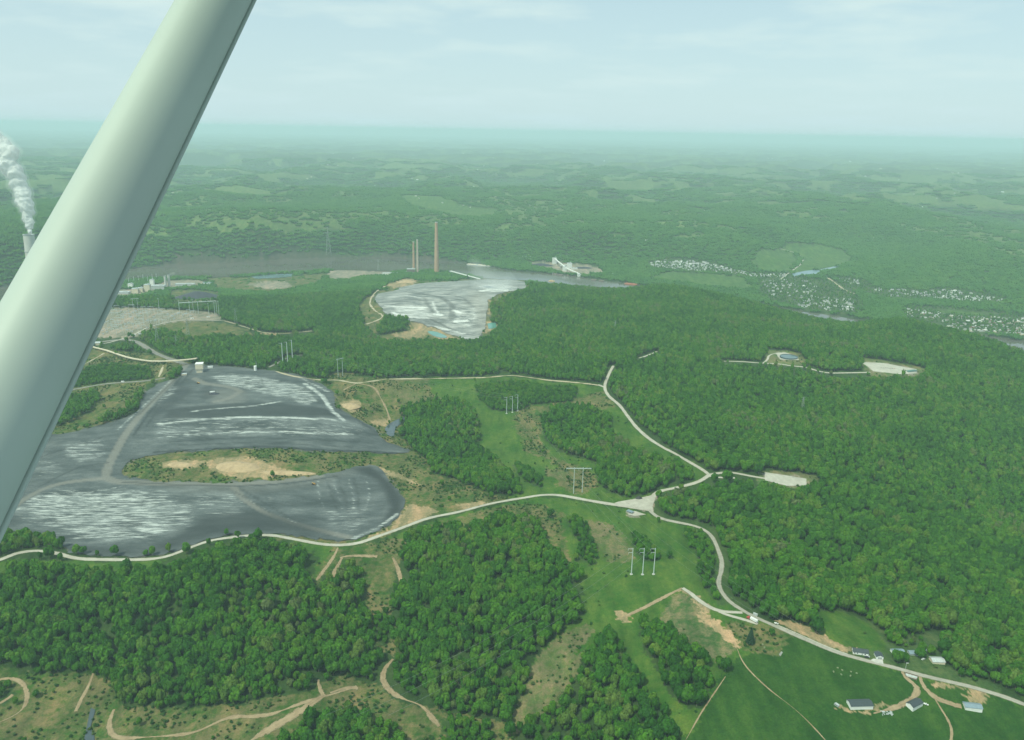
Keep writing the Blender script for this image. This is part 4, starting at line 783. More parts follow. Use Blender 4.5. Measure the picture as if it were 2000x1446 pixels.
def scatter_points(step, r0, r1, az=44, seed=1):
    r_ = np.random.default_rng(seed); X0 = r1*math.sin(R(az))
    X, Y = np.meshgrid(np.arange(-X0, X0, step), np.arange(max(150, r0*.6), r1, step))
    X = (X+r_.uniform(-.48, .48, X.shape)*step).ravel(); Y = (Y+r_.uniform(-.48, .48, Y.shape)*step).ravel()
    rr_ = np.hypot(X, Y); m = (rr_ > r0) & (rr_ < r1) & (np.abs(np.degrees(np.arctan2(X, Y))) < az)
    return X[m], Y[m]
def cover_at(x, y):
    j, i, ok = gidx(x, y); c = np.where(ok, CLS[j, i], FOREST); nr_ = np.where(ok, NOROAD[j, i], False)
    return c, nr_
def instancer(name, label, pts, rot, scl, idx, coll):
    me = bpy.data.meshes.new(name); me.vertices.add(len(pts)); me.vertices.foreach_set('co', np.ascontiguousarray(pts, np.float32).ravel())
    set_attr(me, 'turn', rot.astype(np.float32)); set_attr(me, 'size', scl.astype(np.float32), 'FLOAT_VECTOR'); set_attr(me, 'pick', idx.astype(np.int32), 'INT')
    o = link(name, me); tag(o, label, kind='stuff')
    g = bpy.data.node_groups.new(name, 'GeometryNodeTree')
    g.interface.new_socket('Geometry', in_out='INPUT', socket_type='NodeSocketGeometry'); g.interface.new_socket('Geometry', in_out='OUTPUT', socket_type='NodeSocketGeometry')
    N = g.nodes; L = g.links; gi = N.new('NodeGroupInput'); go = N.new('NodeGroupOutput')
    ci = N.new('GeometryNodeCollectionInfo'); ci.inputs['Collection'].default_value = coll; ci.inputs['Separate Children'].default_value = True; ci.inputs['Reset Children'].default_value = True
    ip = N.new('GeometryNodeInstanceOnPoints'); ip.inputs['Pick Instance'].default_value = True
    def na(nm, ty):
        a = N.new('GeometryNodeInputNamedAttribute'); a.data_type = ty; a.inputs['Name'].default_value = nm; return a.outputs['Attribute']
    cx = N.new('ShaderNodeCombineXYZ'); L.new(na('turn', 'FLOAT'), cx.inputs[2])
    L.new(gi.outputs[0], ip.inputs['Points']); L.new(ci.outputs[0], ip.inputs['Instance']); L.new(na('pick', 'INT'), ip.inputs['Instance Index'])
    L.new(cx.outputs[0], ip.inputs['Rotation']); L.new(na('size', 'FLOAT_VECTOR'), ip.inputs['Scale']); L.new(ip.outputs[0], go.inputs[0])
    md = o.modifiers.new('scatter', 'NODES'); md.node_group = g
    return o
def place(x, y, sink, seed, smin, smax, nsrc):
    r_ = np.random.default_rng(seed); z = height(x, y)-sink; s = r_.uniform(smin, smax, len(x))
    sc_ = np.stack([s*r_.uniform(.88, 1.12, len(x)), s*r_.uniform(.88, 1.12, len(x)), s*r_.uniform(.85, 1.15, len(x))], 1)
    return np.stack([x, y, z], 1), r_.uniform(0, 6.283, len(x)), sc_, r_.integers(0, nsrc, len(x))
# near and middle woods, tree by tree
X, Y = scatter_points(7.6, 520, 3500, seed=21); c, nr_ = cover_at(X, Y); u = rng.random(len(X))
pat = fbm(X, Y, 45, 2, 88)
prob = np.zeros(14); prob[FOREST] = .96; prob[YOUNG] = .0; prob[SCRUB] = 0.012; prob[MEADOW] = .002; prob[TOWN] = .12; prob[BROWN] = .008; prob[VERGE] = 0.0
_hx, _hy = np.meshgrid(GX0+(np.arange(GNX//4)+.5)*GS*4, GY0+(np.arange(GNY//4)+.5)*GS*4); HR = height(_hx, _hy)
def samp_h(x, y):
    j_, i_, _ = gidx(x, y); return HR[j_//4, i_//4]
def hides(x, y, Ht):
    """trees whose crowns would stand over a road, pad or pond from the flight path: those verges are kept clear"""
    zt = samp_h(x, y)+Ht; r = np.hypot(x, y); o = np.zeros(len(x), bool); live = np.ones(len(x), bool)
    for d_ in np.concatenate([np.arange(4, 120, 4.0), np.arange(120, 520, 10.0)]):
        k = 1+d_/r; j_, i_, ok_ = gidx(x*k, y*k); live &= CAM_Z-(CAM_Z-zt)*k > samp_h(x*k, y*k)-1
        o |= live & KEEP[j_, i_] & ok_
    return o
u = np.where(pat < .34, u*1.7, u); keep = (u < prob[c]) & ~nr_; X, Y, c = X[keep], Y[keep], c[keep]
keep = ~(hides(X, Y, 19.0) & (rng.random(len(X)) < .93)); X, Y, c = X[keep], Y[keep], c[keep]
# the trunks at a clearing's rim stand a little back from it
pts, rot, scl, idx = place(X, Y, .3, 5, .48, 1.18, 6)
small = (c != FOREST); scl[small] *= .62
rd = np.hypot(X, Y); pr = project(pts+np.array([0, 0, 9.0]))
inview = (pr[:, 0] > 6) & (pr[:, 0] < 1994) & (pr[:, 1] > 20) & (pr[:, 1] < 1440) & (c == FOREST)
cand = np.where(inview)[0]; solo = cand[np.argsort(-scl[cand].mean(1)/pr[cand, 2])[:300]]
rest = np.ones(len(X), bool); rest[solo] = False
nm_ = rest & (rd < 1500); fm_ = rest & (rd >= 1500)
instancer('woodland', 'broadleaf woodland of rounded green crowns on the near hillsides', pts[nm_], rot[nm_], scl[nm_], idx[nm_], near_src)
instancer('woodland', 'broadleaf woodland covering the middle hills up to the river bluff', pts[fm_], rot[fm_], scl[fm_], idx[fm_] % 4, mid_src)
# thickets
X, Y = scatter_points(5.6, 520, 2600, seed=31); c, nr_ = cover_at(X, Y); keep = (c == YOUNG) & ~nr_ & (rng.random(len(X)) < .9); X, Y = X[keep], Y[keep]
p2, r2, s2, i2 = place(X, Y, .2, 6, .38, .66, 6); instancer('thicket', 'thickets of young trees along the clearings', p2, r2, s2, i2, near_src)
# bushes
X, Y = scatter_points(4.6, 520, 2400, seed=41); c, nr_ = cover_at(X, Y); pt_ = fbm(X, Y, 38, 3, 99); u = rng.random(len(X))
pb_ = np.zeros(14); pb_[SCRUB] = .42; pb_[BROWN] = .2; pb_[MEADOW] = .02; pb_[TOWN] = .06; pb_[HAY] = .01; pb_[VERGE] = .05
keep = (u < pb_[c]*np.clip((pt_-.40)*6, 0, 1.0)) & ~nr_; X, Y = X[keep], Y[keep]
p3, r3, s3, i3 = place(X, Y, .15, 7, .45, 1.25, 3); instancer('undergrowth', 'low bushes scattered over the rough grass', p3, r3, s3, i3, shrub_src)
# far woods
X, Y = scatter_points(24.0, 3500, 7400, seed=51); c, nr_ = cover_at(X, Y); z = height(X, Y); u = rng.random(len(X))
keep = (((c == FOREST) & ~far_field(X, Y, z)) | ((c == SCRUB) & (u < .15)) | ((c == FOREST) & (u < .22))) & ~nr_ & (z > 2); X, Y, c = X[keep], Y[keep], c[keep]
p4, r4, s4, i4 = place(X, Y, 3.0, 8, .85, 1.2, 5); s4[c != FOREST] *= .5
instancer('woodland', 'hazy woodland on the bluffs beyond the river', p4, r4, s4, i4, far_src)
X, Y = scatter_points(15.0, 3500, 6000, az=40, seed=71); c, nr_ = cover_at(X, Y); keep = (c == TOWN) & ~nr_ & (rng.random(len(X)) < .6); X, Y = X[keep], Y[keep]
p6, r6, s6, i6 = place(X, Y, .3, 12, .5, .85, 4); instancer('woodland', 'garden trees among the houses of the river villages', p6, r6, s6, i6, mid_src)
X, Y = scatter_points(56.0, 7400, 15000, seed=61); z = height(X, Y); keep = ~far_field(X, Y, z); X, Y = X[keep], Y[keep]
p5, r5, s5, i5 = place(X, Y, 4.0, 9, .8, 1.2, 4); instancer('woodland', 'distant woodland fading into the haze', p5, r5, s5, i5, vfar_src)

# the three hundred nearest trees stand as trees
kinds = [('deep green', m_leafd), ('fresh green', m_leafm), ('yellow green', m_leafy)]
shapes = [(101, 8, 5.6, 4.5, 17), (102, 9, 6.4, 5, 19), (103, 7, 4.8, 4.5, 18), (104, 6, 4.4, 4, 17)]
CROWN = {}; TRUNK = []
for si, (sd_, nl, R_, b, H) in enumerate(shapes):
    cv, cf = crown_arrays(sd_, nl, 70, .17, 2); cv = cv*np.array([R_, R_, (H-b)/1.35])+np.array([0, 0, b])
    for ki, (kn, km) in enumerate(kinds): CROWN[si, ki] = np_mesh('crown', cv, cf, km)
    tv, tf = trunk_arrays(H*.75, .3, sd_); TRUNK.append(np_mesh('trunk', tv, tf, m_bark))
PLOTS = (('in the wood along the bottom left', lambda p: p[0] < 760), ('in the wood at the bottom middle', lambda p: p[0] < 1010), ('in the wooded wedge at the bottom centre right', lambda p: p[0] < 1340), ('on the wooded slope at the right', lambda p: True))
for q in solo:
    si = int(idx[q]) % 4; t = fbm(pts[q, 0:1], pts[q, 1:2], 90, 2, 123)[0]+rng.uniform(-.2, .2); ki = 0 if t < .47 else (1 if t < .62 else 2)
    where = next(n for n, f in PLOTS if f(pr[q]))
    o = empty('broadleaf_tree', Vector(pts[q]), '%s broadleaf tree %s of the view' % (kinds[ki][0], where) if 'bottom' in where else '%s broadleaf tree %s' % (kinds[ki][0], where), 'tree', '%s trees %s' % (kinds[ki][0], where), float(rot[q]))
    o.scale = scl[q]
    link('trunk', TRUNK[si], o); link('crown', CROWN[si, ki], o)
# ------------------------------------------------------------------ the aeroplane's wing strut outside the cabin window
def cam_pt(px, py, dep):
    return M3 @ Vector(((px-1000)/FOC*dep, (723-py)/FOC*dep, -dep))+Vector((0, 0, CAM_Z))
m_white = paint('white_enamel', (.38, .435, .395), 0.55, .03, 3.0)
pa_ = cam_pt(420, 0, 1.62); pb_2 = cam_pt(110, 590, 1.17)
ax = (pb_2-pa_).normalized(); A0 = pa_-ax*((CAM_Z+.97-pa_.z)/-ax.z); A1 = pb_2+ax*1.0
vdir = ((pa_+pb_2)/2-Vector((0, 0, CAM_Z))).normalized()
ch = ax.cross(vdir).normalized()
if ch.dot(M3 @ Vector((1, 0, 0))) < 0: ch = -ch
th = ax.cross(ch).normalized()
if th.dot(vdir) > 0: th = -th        # towards the cabin
CHORD, THK = 0.122, 0.105
prof = []
n = 40
for k in range(n+1):
    x = (1-math.cos(math.pi*k/n))/2; y = 5*(.2969*math.sqrt(x)-.1260*x-.3516*x*x+.2843*x**3-.1030*x**4)*THK/CHORD; prof.append((x, .55*y+.45*THK/CHORD*math.sqrt(max(0, x*(1-x)))))
ring = [(x-.5, y) for x, y in prof]+[(x-.5, -y) for x, y in prof[-2:0:-1]]
def strut_mesh(name, ring, sc, mat, shift=(0, 0)):
    Vv = []; Ff = []; n = len(ring)
    for P in (A0, A1):
        for x, y in ring: Vv.append(tuple(P+ch*((x*sc[0])+shift[0])+th*((y*sc[1])+shift[1])))
    for i in range(n): Ff.append((i, (i+1) % n, n+(i+1) % n, n+i))
    me = bpy.data.meshes.new(name); me.from_pydata(Vv, [], Ff); me.materials.append(mat); me.polygons.foreach_set('use_smooth', [True]*len(Ff)); me.update(); return me
plane = empty('light_aircraft', (A0.x, A0.y, A0.z), 'white streamlined wing strut of a light aircraft slanting across the upper left', 'aircraft')
bpy.context.view_layer.update()
def onplane(o, par=None):
    o.parent = par or plane
    o.matrix_parent_inverse = plane.matrix_world.inverted()
    return o
st = onplane(link('wing_strut', strut_mesh('wing_strut', ring, (CHORD, CHORD), m_white)))
lip = [(-.5, -.5), (.5, -.5), (.5, .5), (-.5, .5)]
ts = link('trailing_edge_strip', strut_mesh('trailing_edge_strip', lip, (.008, .006), m_white, (CHORD*.5+.0035, 0)), st)
# the high wing the strut carries, just above the frame: it shades the strut
wm = MB(); sec = [(x, y*.14/THK*CHORD*1.0) for x, y in prof]
loop = [(A0.x-.15+x*1.7, CAM_Z+1.02+y*1.5) for x, y in sec]+[(A0.x-.15+x*1.7, CAM_Z+1.02-y*.5) for x, y in sec[-2:0:-1]]
for k in range(len(loop)):
    a, b_ = loop[k], loop[(k+1) % len(loop)]; wm.face([(a[0], -1.2, a[1]), (b_[0], -1.2, b_[1]), (b_[0], 5.4, b_[1]), (a[0], 5.4, a[1])])
wm.face([(a[0], 5.4, a[1]) for a in loop]); wm.face([(a[0], -1.2, a[1]) for a in loop[::-1]])
onplane(wm.build('wing', m_white))
# ------------------------------------------------------------------ things
def gz(x, y): return float(height(np.array([x]), np.array([y]))[0])
def ang(p, q): return math.atan2(q.y-p.y, q.x-p.x)
def top_z(base, py):
    """height at which a vertical line over base reaches photo row py"""
    lo, hi = 0.0, 600.0
    for _ in range(40):
        m = (lo+hi)/2
        if project([(base.x, base.y, base.z+m)])[0][1] > py: lo = m
        else: hi = m
    return lo
m_wall = paint('white_siding', (.74, .75, .72), .6, .06, .4); m_cream = paint('cream_cladding', (.62, .55, .42), .7, .1, .2); m_grey = paint('grey_steel', (.40, .43, .43), .5, .12, .3)
m_droof = paint('dark_metal_roof', (.045, .058, .062), .45, .15, .4); m_broof = paint('blue_grey_roof', (.19, .25, .29), .45, .12, .4); m_mroof = paint('bare_metal_roof', (.42, .45, .45), .4, .2, .5)
m_glass = paint('window_glass', (.05, .06, .07), .1, .2, 1); m_conc = paint('concrete', (.45, .44, .40), .85, .12, .4); m_red = paint('red_paint', (.42, .06, .045), .45, .1, 1); m_blue = paint('blue_paint', (.08, .16, .34), .4, .1, 1)
m_black = paint('black_rubber', (.03, .03, .032), .7, .2, 2); m_yel = paint('yellow_paint', (.50, .28, .05), .5, .12, 1); m_lat = paint('weathered_steel', (.26, .30, .28), .6, .1, .2); m_galv = paint('galvanised_steel', (.46, .52, .52), .5, .1, .2); m_brick = paint('tan_brick', (.42, .27, .17), .85, .1, .05)
m_earth = paint('bare_earth', (.38, .28, .165), .95, .22, .12); m_slab = paint('weathered_slab', (.24, .25, .22), .9, .2, .4); m_coal = paint('coal', (.028, .030, .042), .8, .35, .06); m_stack = paint('chimney_concrete', (.50, .50, .46), .8, .08, .05); m_rust = paint('rust_red', (.33, .12, .07), .8, .2, .3); m_door = paint('door_grey', (.30, .32, .32), .6, .1, .6); m_brown = paint('brown_roof', (.16, .13, .11), .7, .2, .5)

def gable(name, label, cat, c, rz, Lx, Wy, Hw, Hr, wall, roof, over=.4, group=None, doors=(), windows=()):
    """gabled building: ridge along local x; doors/windows: (side, u, width, height, sill)"""
    o = empty(name, (c.x, c.y, c.z), label, cat, group, rz)
    w = MB(); a, b = Lx/2, Wy/2; z0 = -1.5
    for s in (-1, 1):
        w.face([(-a*s, b*s, z0), (a*s, b*s, z0), (a*s, b*s, Hw), (-a*s, b*s, Hw)][::-1])
        w.face([(a*s, -b*s, z0), (a*s, b*s, z0), (a*s, b*s, Hw), (a*s, 0, Hw+Hr-.02), (a*s, -b*s, Hw)])
    w.build('wall', wall, o)
    r = MB(); t = .22; e = Hr/b*over
    for s in (-1, 1):
        p = [(-a-over, (b+over)*s, Hw-e+.05), (a+over, (b+over)*s, Hw-e+.05), (a+over, 0, Hw+Hr+.05), (-a-over, 0, Hw+Hr+.05)]
        q = [(x, y, z+t) for x, y, z in p]
        if s > 0: p, q = p[::-1], q[::-1]
        r.face(q); r.face(p[::-1])
        for k in range(4): r.face([p[k], p[(k+1) % 4], q[(k+1) % 4], q[k]])
    r.build('roof', roof, o)
    for nm, mt, items in (('door', m_door, doors), ('window', m_glass, windows)):
        for side, u, ww, hh, sill in items:
            d = MB()
            if side in ('f', 'b'): d.box((u, (-b-.03) if side == 'f' else b+.03, sill), (ww, .12, hh))
            else: d.box(((-a-.03) if side == 'l' else a+.03, u, sill), (.12, ww, hh))
            d.build(nm, mt, o)
    return o
def between(p0, p1): return (at(*p0)+at(*p1))/2, ang(at(*p0), at(*p1)), (at(*p0)-at(*p1)).xy.length
def off(c, rz, d): return Vector((c.x-math.sin(rz)*d, c.y+math.cos(rz)*d, c.z))
# --- the farm
c, rz, Lx = between((1661.5, 1387), (1705, 1386)); c = off(c, rz, 5.2); c.z = gz(c.x, c.y)
gable('barn', 'long white barn with dark roof beside the tan loop drive', 'barn', c, rz, Lx, 10.4, 3.6, 1.7, m_wall, m_droof, doors=(('r', 0, 4, 3, 0),))
P0, P1, P2 = at(1780.7, 1388), at(1800.2, 1376.5), at(1770.5, 1381)
c = (P1+P2)/2; c.z = gz(c.x, c.y); Lx = (P1-P0).xy.length; Wy = (P2-P0).xy.length
gable('barn', 'short white barn with dark gabled roof turned at an angle to the drive', 'barn', c, ang(P0, P1), Lx, max(8.5, Wy), 3.8, 2.1, m_wall, m_droof, doors=(('r', 0, 3, 2.6, 0),))
c, rz, Lx = between((1885, 1387), (1918, 1393)); c = off(c, rz, 4.2); c.z = gz(c.x, c.y)
gable('shed', 'white shed with pale blue grey roof next to the bare earth square', 'shed', c, rz, Lx, 8.4, 3.2, 1.4, m_wall, m_broof)
c, rz, Lx = between((1666, 1277.5), (1696, 1282)); c = off(c, rz, 4.2); c.z = gz(c.x, c.y)
hs = gable('house', 'long white house with black roof close to the country road', 'house', c, rz, Lx, 8.2, 2.9, 1.9, m_wall, m_droof, doors=(('f', 1.5, 1.1, 2.1, 0),), windows=[('f', u, 1.4, 1.2, 1) for u in (-6.5, -3.6, 4.6)]+[('l', 0, 1.4, 1.2, 1)])
k = MB(); k.box((-4, .9, 4.3), (.8, .8, 1.6)); k.build('chimney', m_brick, hs)
k = MB(); k.box((Lx*.5-1.5, -5.6, -.5), (5, 2.8, 1.0)); k.box((Lx*.5-1.5, -6.9, .5), (5, .12, 1.0)); k.box((Lx*.5+1, -5.6, .5), (.12, 2.8, 1.0)); k.build('deck', m_grey, hs)
c, rz, Lx = between((1712, 1287), (1724.5, 1288)); c = off(c, rz, 4.0); c.z = gz(c.x, c.y)
gable('garage', 'small white garage with dark roof on a concrete drive', 'garage', c, rz+math.pi/2, 8.4, Lx+.8, 2.7, 1.7, m_wall, m_droof, doors=(('l', 0, 4.4, 2.3, 0),))
tag(link('concrete_drive', sheet('concrete_drive', hit([(1706, 1287), (1724, 1289), (1725.5, 1298), (1711, 1295), (1700, 1290)]), m_conc, 4, .35)), 'pale concrete drive in front of the small garage', kind='structure')
c, rz, Lx = between((1777, 1280), (1793, 1281)); c = off(c, rz, 3); c.z = gz(c.x, c.y)
gable('shed', 'small open shed with blue grey roof on the lawn', 'shed', c, rz, Lx, 6.4, 2.4, .9, m_grey, m_broof)
c, rz, Lx = between((1822, 1297), (1846, 1299)); c = off(c, rz, 5); c.z = gz(c.x, c.y)
gable('house', 'house with bare metal roof half hidden under trees', 'house', c, rz, Lx, 9.5, 3, 1.6, m_cream, m_mroof)
c, rz, Lx = between((1743, 1279), (1768, 1280)); c = off(c, rz, 3.5); c.z = gz(c.x, c.y)
gable('house', 'grey roofed house behind the round tree near the road', 'house', c, rz, Lx*.9, 8, 2.8, 1.7, m_wall, m_broof)
def caravan(label, p0, p1, mat):
    c, rz, Lx = between(p0, p1); c.z = gz(c.x, c.y); o = empty('trailer', c, label, 'trailer', None, rz)
    b = MB(); h = 2.6; w_ = 2.6; prof_ = [(-Lx/2, .5), (Lx/2, .5), (Lx/2, h-.5), (Lx/2-.6, h), (-Lx/2+.6, h), (-Lx/2, h-.5)]
    b.face([(x, -w_/2, z) for x, z in prof_]); b.face([(x, w_/2, z) for x, z in prof_[::-1]])
    for k in range(6): (x0, z0), (x1, z1) = prof_[k], prof_[(k+1) % 6]; b.face([(x0, -w_/2, z0), (x0, w_/2, z0), (x1, w_/2, z1), (x1, -w_/2, z1)])
    b.build('body', mat, o)
    for u in (-Lx*.25, Lx*.2): g = MB(); g.box((u, -w_/2-.02, 1.3), (1.2, .06, .8)); g.build('window', m_glass, o)
    for s in (-1, 1): g = MB(); g.tube((-.3, s*w_/2-.15*s, .4), (-.3, s*w_/2+.1*s, .4), .4, n=10); g.build('wheel', m_black, o)
    return o
caravan('white caravan parked on the lawn beside the blue grey shed', (1801, 1273), (1813, 1274), m_wall)
caravan('long narrow white trailer at the back of the lawn by the woods', (1845, 1238), (1857, 1243.5), m_wall)
caravan('pale grey trailer at the left end of the long barn', (1630, 1376), (1638, 1382), m_grey)
WH = {}
def wheels(o, xs, w_, r=.36):
    for x in xs:
        for s in (-1, 1):
            if r not in WH: t_ = MB(); t_.tube((0, -.12, 0), (0, .12, 0), r, n=10); WH[r] = t_.mesh('wheel', m_black)
            link('wheel', WH[r], o, (x, s*(w_/2-.1), r))
def car(label, p, rz, mat, kind='car'):
    c = at(*p); c.z = gz(c.x, c.y)+.4; o = empty('parked_car' if kind == 'car' else 'pickup_truck', c, label, 'car' if kind == 'car' else 'truck', None, rz)
    b = MB()
    def prism(pr, w_, mi=0):
        b.face([(x, -w_/2, z) for x, z in pr], mi); b.face([(x, w_/2, z) for x, z in pr[::-1]], mi)
        for k in range(len(pr)): (x0, z0), (x1, z1) = pr[k], pr[(k+1) % len(pr)]; b.face([(x0, -w_/2, z0), (x0, w_/2, z0), (x1, w_/2, z1), (x1, -w_/2, z1)], mi)
    prism([(-2.4, .35), (2.4, .35), (2.5, .8), (1.2, 1.0), (-2.4, 1.0)], 1.8); b.build('body', mat, o)
    b = MB(); prism([(-1.9 if kind == 'car' else -.2, 1.0), (1.3, 1.0), (.6, 1.5), (-1.3 if kind == 'car' else -.1, 1.5)], 1.6); b.build('cabin', m_glass, o)
    b = MB(); x0 = -1.3 if kind == 'car' else -.1; b.box(((x0+.6)/2, 0, 1.5), (.7-x0, 1.6, .08)); b.build('roof', mat, o)
    wheels(o, (-1.5, 1.5), 1.9)
    return o
car('white car standing alone on the lawn', (1803, 1289), .5, m_wall); car('blue car at the tree line behind the long white trailer', (1868, 1246.5), -.4, m_blue)
car('dark car parked at the end of the long white house', (1693, 1285), -.3, m_black)
car('white car on the gravel road below the crossroads', (1319, 954), .25, m_wall)
car('white pickup parked beside the angled barn', (1808, 1377), -.6, m_wall, 'pickup'); car('white pickup with a dark bed at the roadside near the fork', (1516, 1219), -.5, m_wall, 'pickup')
car('dark pickup at the gravel junction pull in', (1230, 1003), -.2, m_grey, 'pickup')
# lorry in the lane
c, rz, Lx = between((1465.5, 1211), (1479, 1218)); c.z = gz(c.x, c.y)+.5; o = empty('lorry', c, 'lorry with red cab and white box trailer in the lane by the fork', 'lorry', None, rz)
b = MB(); b.box((0, 0, 1.1), (Lx, 2.6, 2.8)); b.build('box_trailer', m_wall, o); b = MB(); b.box((-Lx/2-2.4, 0, .6), (2.4, 2.5, 2.4), taper=.92); b.box((-Lx/2-4.2, 0, .6), (1.6, 2.1, 1.2)); b.build('cab', m_red, o)
b = MB(); b.box((-Lx/2-3.3, 0, 2.0), (.7, 2.3, .8)); b.build('windscreen', m_glass, o)
wheels(o, (-Lx/2-4, -Lx/2-1.8, Lx/2-2.4, Lx/2-1.1), 2.6, .5)
c, rz, Lx = between((1471, 1201), (1479, 1204)); c.z = gz(c.x, c.y)+.3; o = empty('storage_container', c, 'pale grey container at the wood edge above the lorry', 'container', None, rz)
b = MB(); b.box((0, 0, .1), (Lx, 2.5, 2.6)); b.build('body', m_grey, o); b = MB(); b.box((Lx/2+.03, 0, .2), (.08, 2.3, 2.4)); b.build('door', m_wall, o); b = MB()
for q in range(8): b.box((-Lx/2+.5+q*(Lx-1)/7, -1.27, .2), (.15, .06, 2.4))
b.build('ribs', m_grey, o)
# walled stock yard by the road
W = hit([(1768, 1314), (1793, 1322), (1790, 1329), (1769, 1322)]); o = empty('stock_yard', W.mean(0), 'low walled concrete yard between the dirt drive and the road', 'yard')
for k in range(4):
    a, b_ = Vector(W[k]-W.mean(0)), Vector(W[(k+1) % 4]-W.mean(0)); m = (a+b_)/2; g = MB(); g.box((m.x, m.y, m.z-.5), ((a-b_).xy.length+.3 if k % 2 else (a-b_).xy.length-.4, .35, 1.7), math.atan2(b_.y-a.y, b_.x-a.x)); g.build('yard_wall', m_brown, o)
me = sheet('yard_floor', hit([(1769, 1315), (1792, 1322), (1789, 1328), (1770, 1321.5)])-W.mean(0), m_conc, 4, .15, lambda x, y: height(x+W.mean(0)[0], y+W.mean(0)[1])-W.mean(0)[2]); link('yard_floor', me, o)
for (fx_, fy_) in ((.2, 0), (-.25, .1)): g = MB(); e1 = W[1]-W[0]; g.box((e1[0]*fx_, e1[1]*fx_, .3), (6, 1.2, .8), ang(Vector(W[0]), Vector(W[1]))); g.build('trough', m_galv, o)
# street light
c = at(1768.7, 1306.5); h = top_z(c, 1295.5); o = empty('street_light', c, 'tall pole light standing beside the country road', 'street light'); b = MB(); b.tube((0, 0, -.5), (0, 0, h), .18, .1, 8); b.build('pole', m_galv, o); b = MB(); b.box((.9, 0, h-.1), (2.4, .5, .3)); b.build('lamp_head', m_wall, o)
# scrap heap
c = at(1732, 1394); o = empty('scrap_heap', c, 'grey heap of scrap metal below the barns', 'scrap heap'); b = MB(); rr_ = random.Random(4)
for k in range(26): b.box((rr_.uniform(-6, 6), rr_.uniform(-2.5, 2.5), rr_.uniform(-.3, .7)), (rr_.uniform(.8, 3), rr_.uniform(.4, 1.4), rr_.uniform(.3, .9)), rr_.random()*3)
b.build('scrap', m_grey, o)
def bale_mesh():
    b = MB(); b.tube((0, -.75, .8), (0, .75, .8), .85, n=12); return b.mesh('hay_bale', paint('weathered_hay', (.20, .23, .13), .9, .15, 2))
BM = bale_mesh()
for px, py in ((1636, 1305.5), (1645, 1310), (1628, 1313), (1643, 1318.5), (1661, 1321), (1662, 1313), (1673, 1316), (1493, 1266), (1489, 1260)):
    c = at(px, py); o = link('hay_bale', BM, None, c); o.rotation_euler.z = px*1.7; o.scale = (.9, 1.2, .8)
    tag(o, 'weathered pale bale lying in the dark green field above the barns' if px > 1600 else ('pale bale on the rough grass east of the conifer, left one' if py < 1262 else 'pale bale on the rough grass east of the conifer, larger one'), 'bale', 'bales scattered in the barn field' if px > 1600 else None)
tag(link('stone_slab', sheet('stone_slab', hit([(1521, 1279), (1526, 1273), (1529, 1275), (1524, 1283)]), m_slab, 3, .5)), 'pale slab at the corner of the dark field', kind='structure')
# conifer and the lone trees
c = at(1465, 1257); H = top_z(c, 1224); o = empty('conifer_tree', c, 'tall dark conifer standing alone below the lorry', 'tree'); b = MB(); b.tube((0, 0, -.5), (0, 0, H*.9), .4, .06, 8); b.build('trunk', m_bark, o)
Vv = []; Ff = []; r_ = np.random.default_rng(3)
for k in range(1100):
    t = r_.random()**.8; z = H*(.06+.92*t); rad = (1-t)*H*.24*(.75+.3*r_.random())+.15; a = r_.random()*6.283; s = .55*(1.15-t*.6)
    p = np.array([math.cos(a)*rad, math.sin(a)*rad, z]); rd_ = np.array([math.cos(a), math.sin(a), -.45]); tg_ = np.array([-math.sin(a), math.cos(a), 0])
    n0 = len(Vv); Vv += [p-rd_*s*2, p+tg_*s, p+rd_*s, p-tg_*s]; Ff.append((n0, n0+1, n0+2, n0+3))
core = MB(); core.lathe([(H*.19, H*.07), (H*.13, H*.35), (H*.06, H*.7), (.05, H*.96)], n=10); n0 = len(Vv); Vv += core.v; Ff += [tuple(i+n0 for i in f) for f in core.f]
me = bpy.data.meshes.new('crown'); me.from_pydata([tuple(map(float, v)) for v in Vv], [], Ff); me.materials.append(leaf_mat('conifer_needles', [(0, (.016, .050, .022)), (1, (.022, .062, .026))], False)); link('crown', me, o)
def lone(label, px, py, s, si=0, ki=1):
    c = at(px, py); o = empty('broadleaf_tree', c, label, 'tree', None, px); o.scale = (s, s, s); link('trunk', TRUNK[si], o); link('crown', CROWN[si, ki], o)
for a_ in (('broad dark tree at the corner of the striped hay field', 1416, 1312, 1.05, 0, 0), ('smaller tree leaning on the broad dark tree by the hay field', 1405, 1306, .8, 1, 1), ('small round tree beside the country road below the lorry', 1507, 1243, .62, 0, 1), ('big dark tree at the edge of the wood above the lawn', 1594, 1238, 1.15, 1, 0),
    ('round bright tree in front of the grey roofed house', 1753, 1296, .75, 1, 1), ('round dark tree right of the bright tree in front of the grey roofed house', 1766, 1295, .7, 2, 0), ('lone small tree on the left of the power line meadow', 1255, 1060, .6, 0, 0), ('small tree beside the right hand pole trio', 1307, 1092, .62, 1, 0),
    ('young tree on the slope under the middle of the gravel road', 985, 1006, .7, 0, 1), ('dark tree beside the gully on the slope under the gravel road', 1075, 1012, .8, 1, 0), ('tree at the roadside where the paved road leaves the junction', 1286, 1022, .6, 2, 1), ('leafy tree overhanging the gravel road above the left wood', 465, 1052, .8, 0, 1), ('taller tree overhanging the gravel road above the left wood', 505, 1055, .95, 1, 0), ('small tree by the gravel road bend below the ash pond', 408, 1066, .7, 2, 1)):
    lone(*a_)
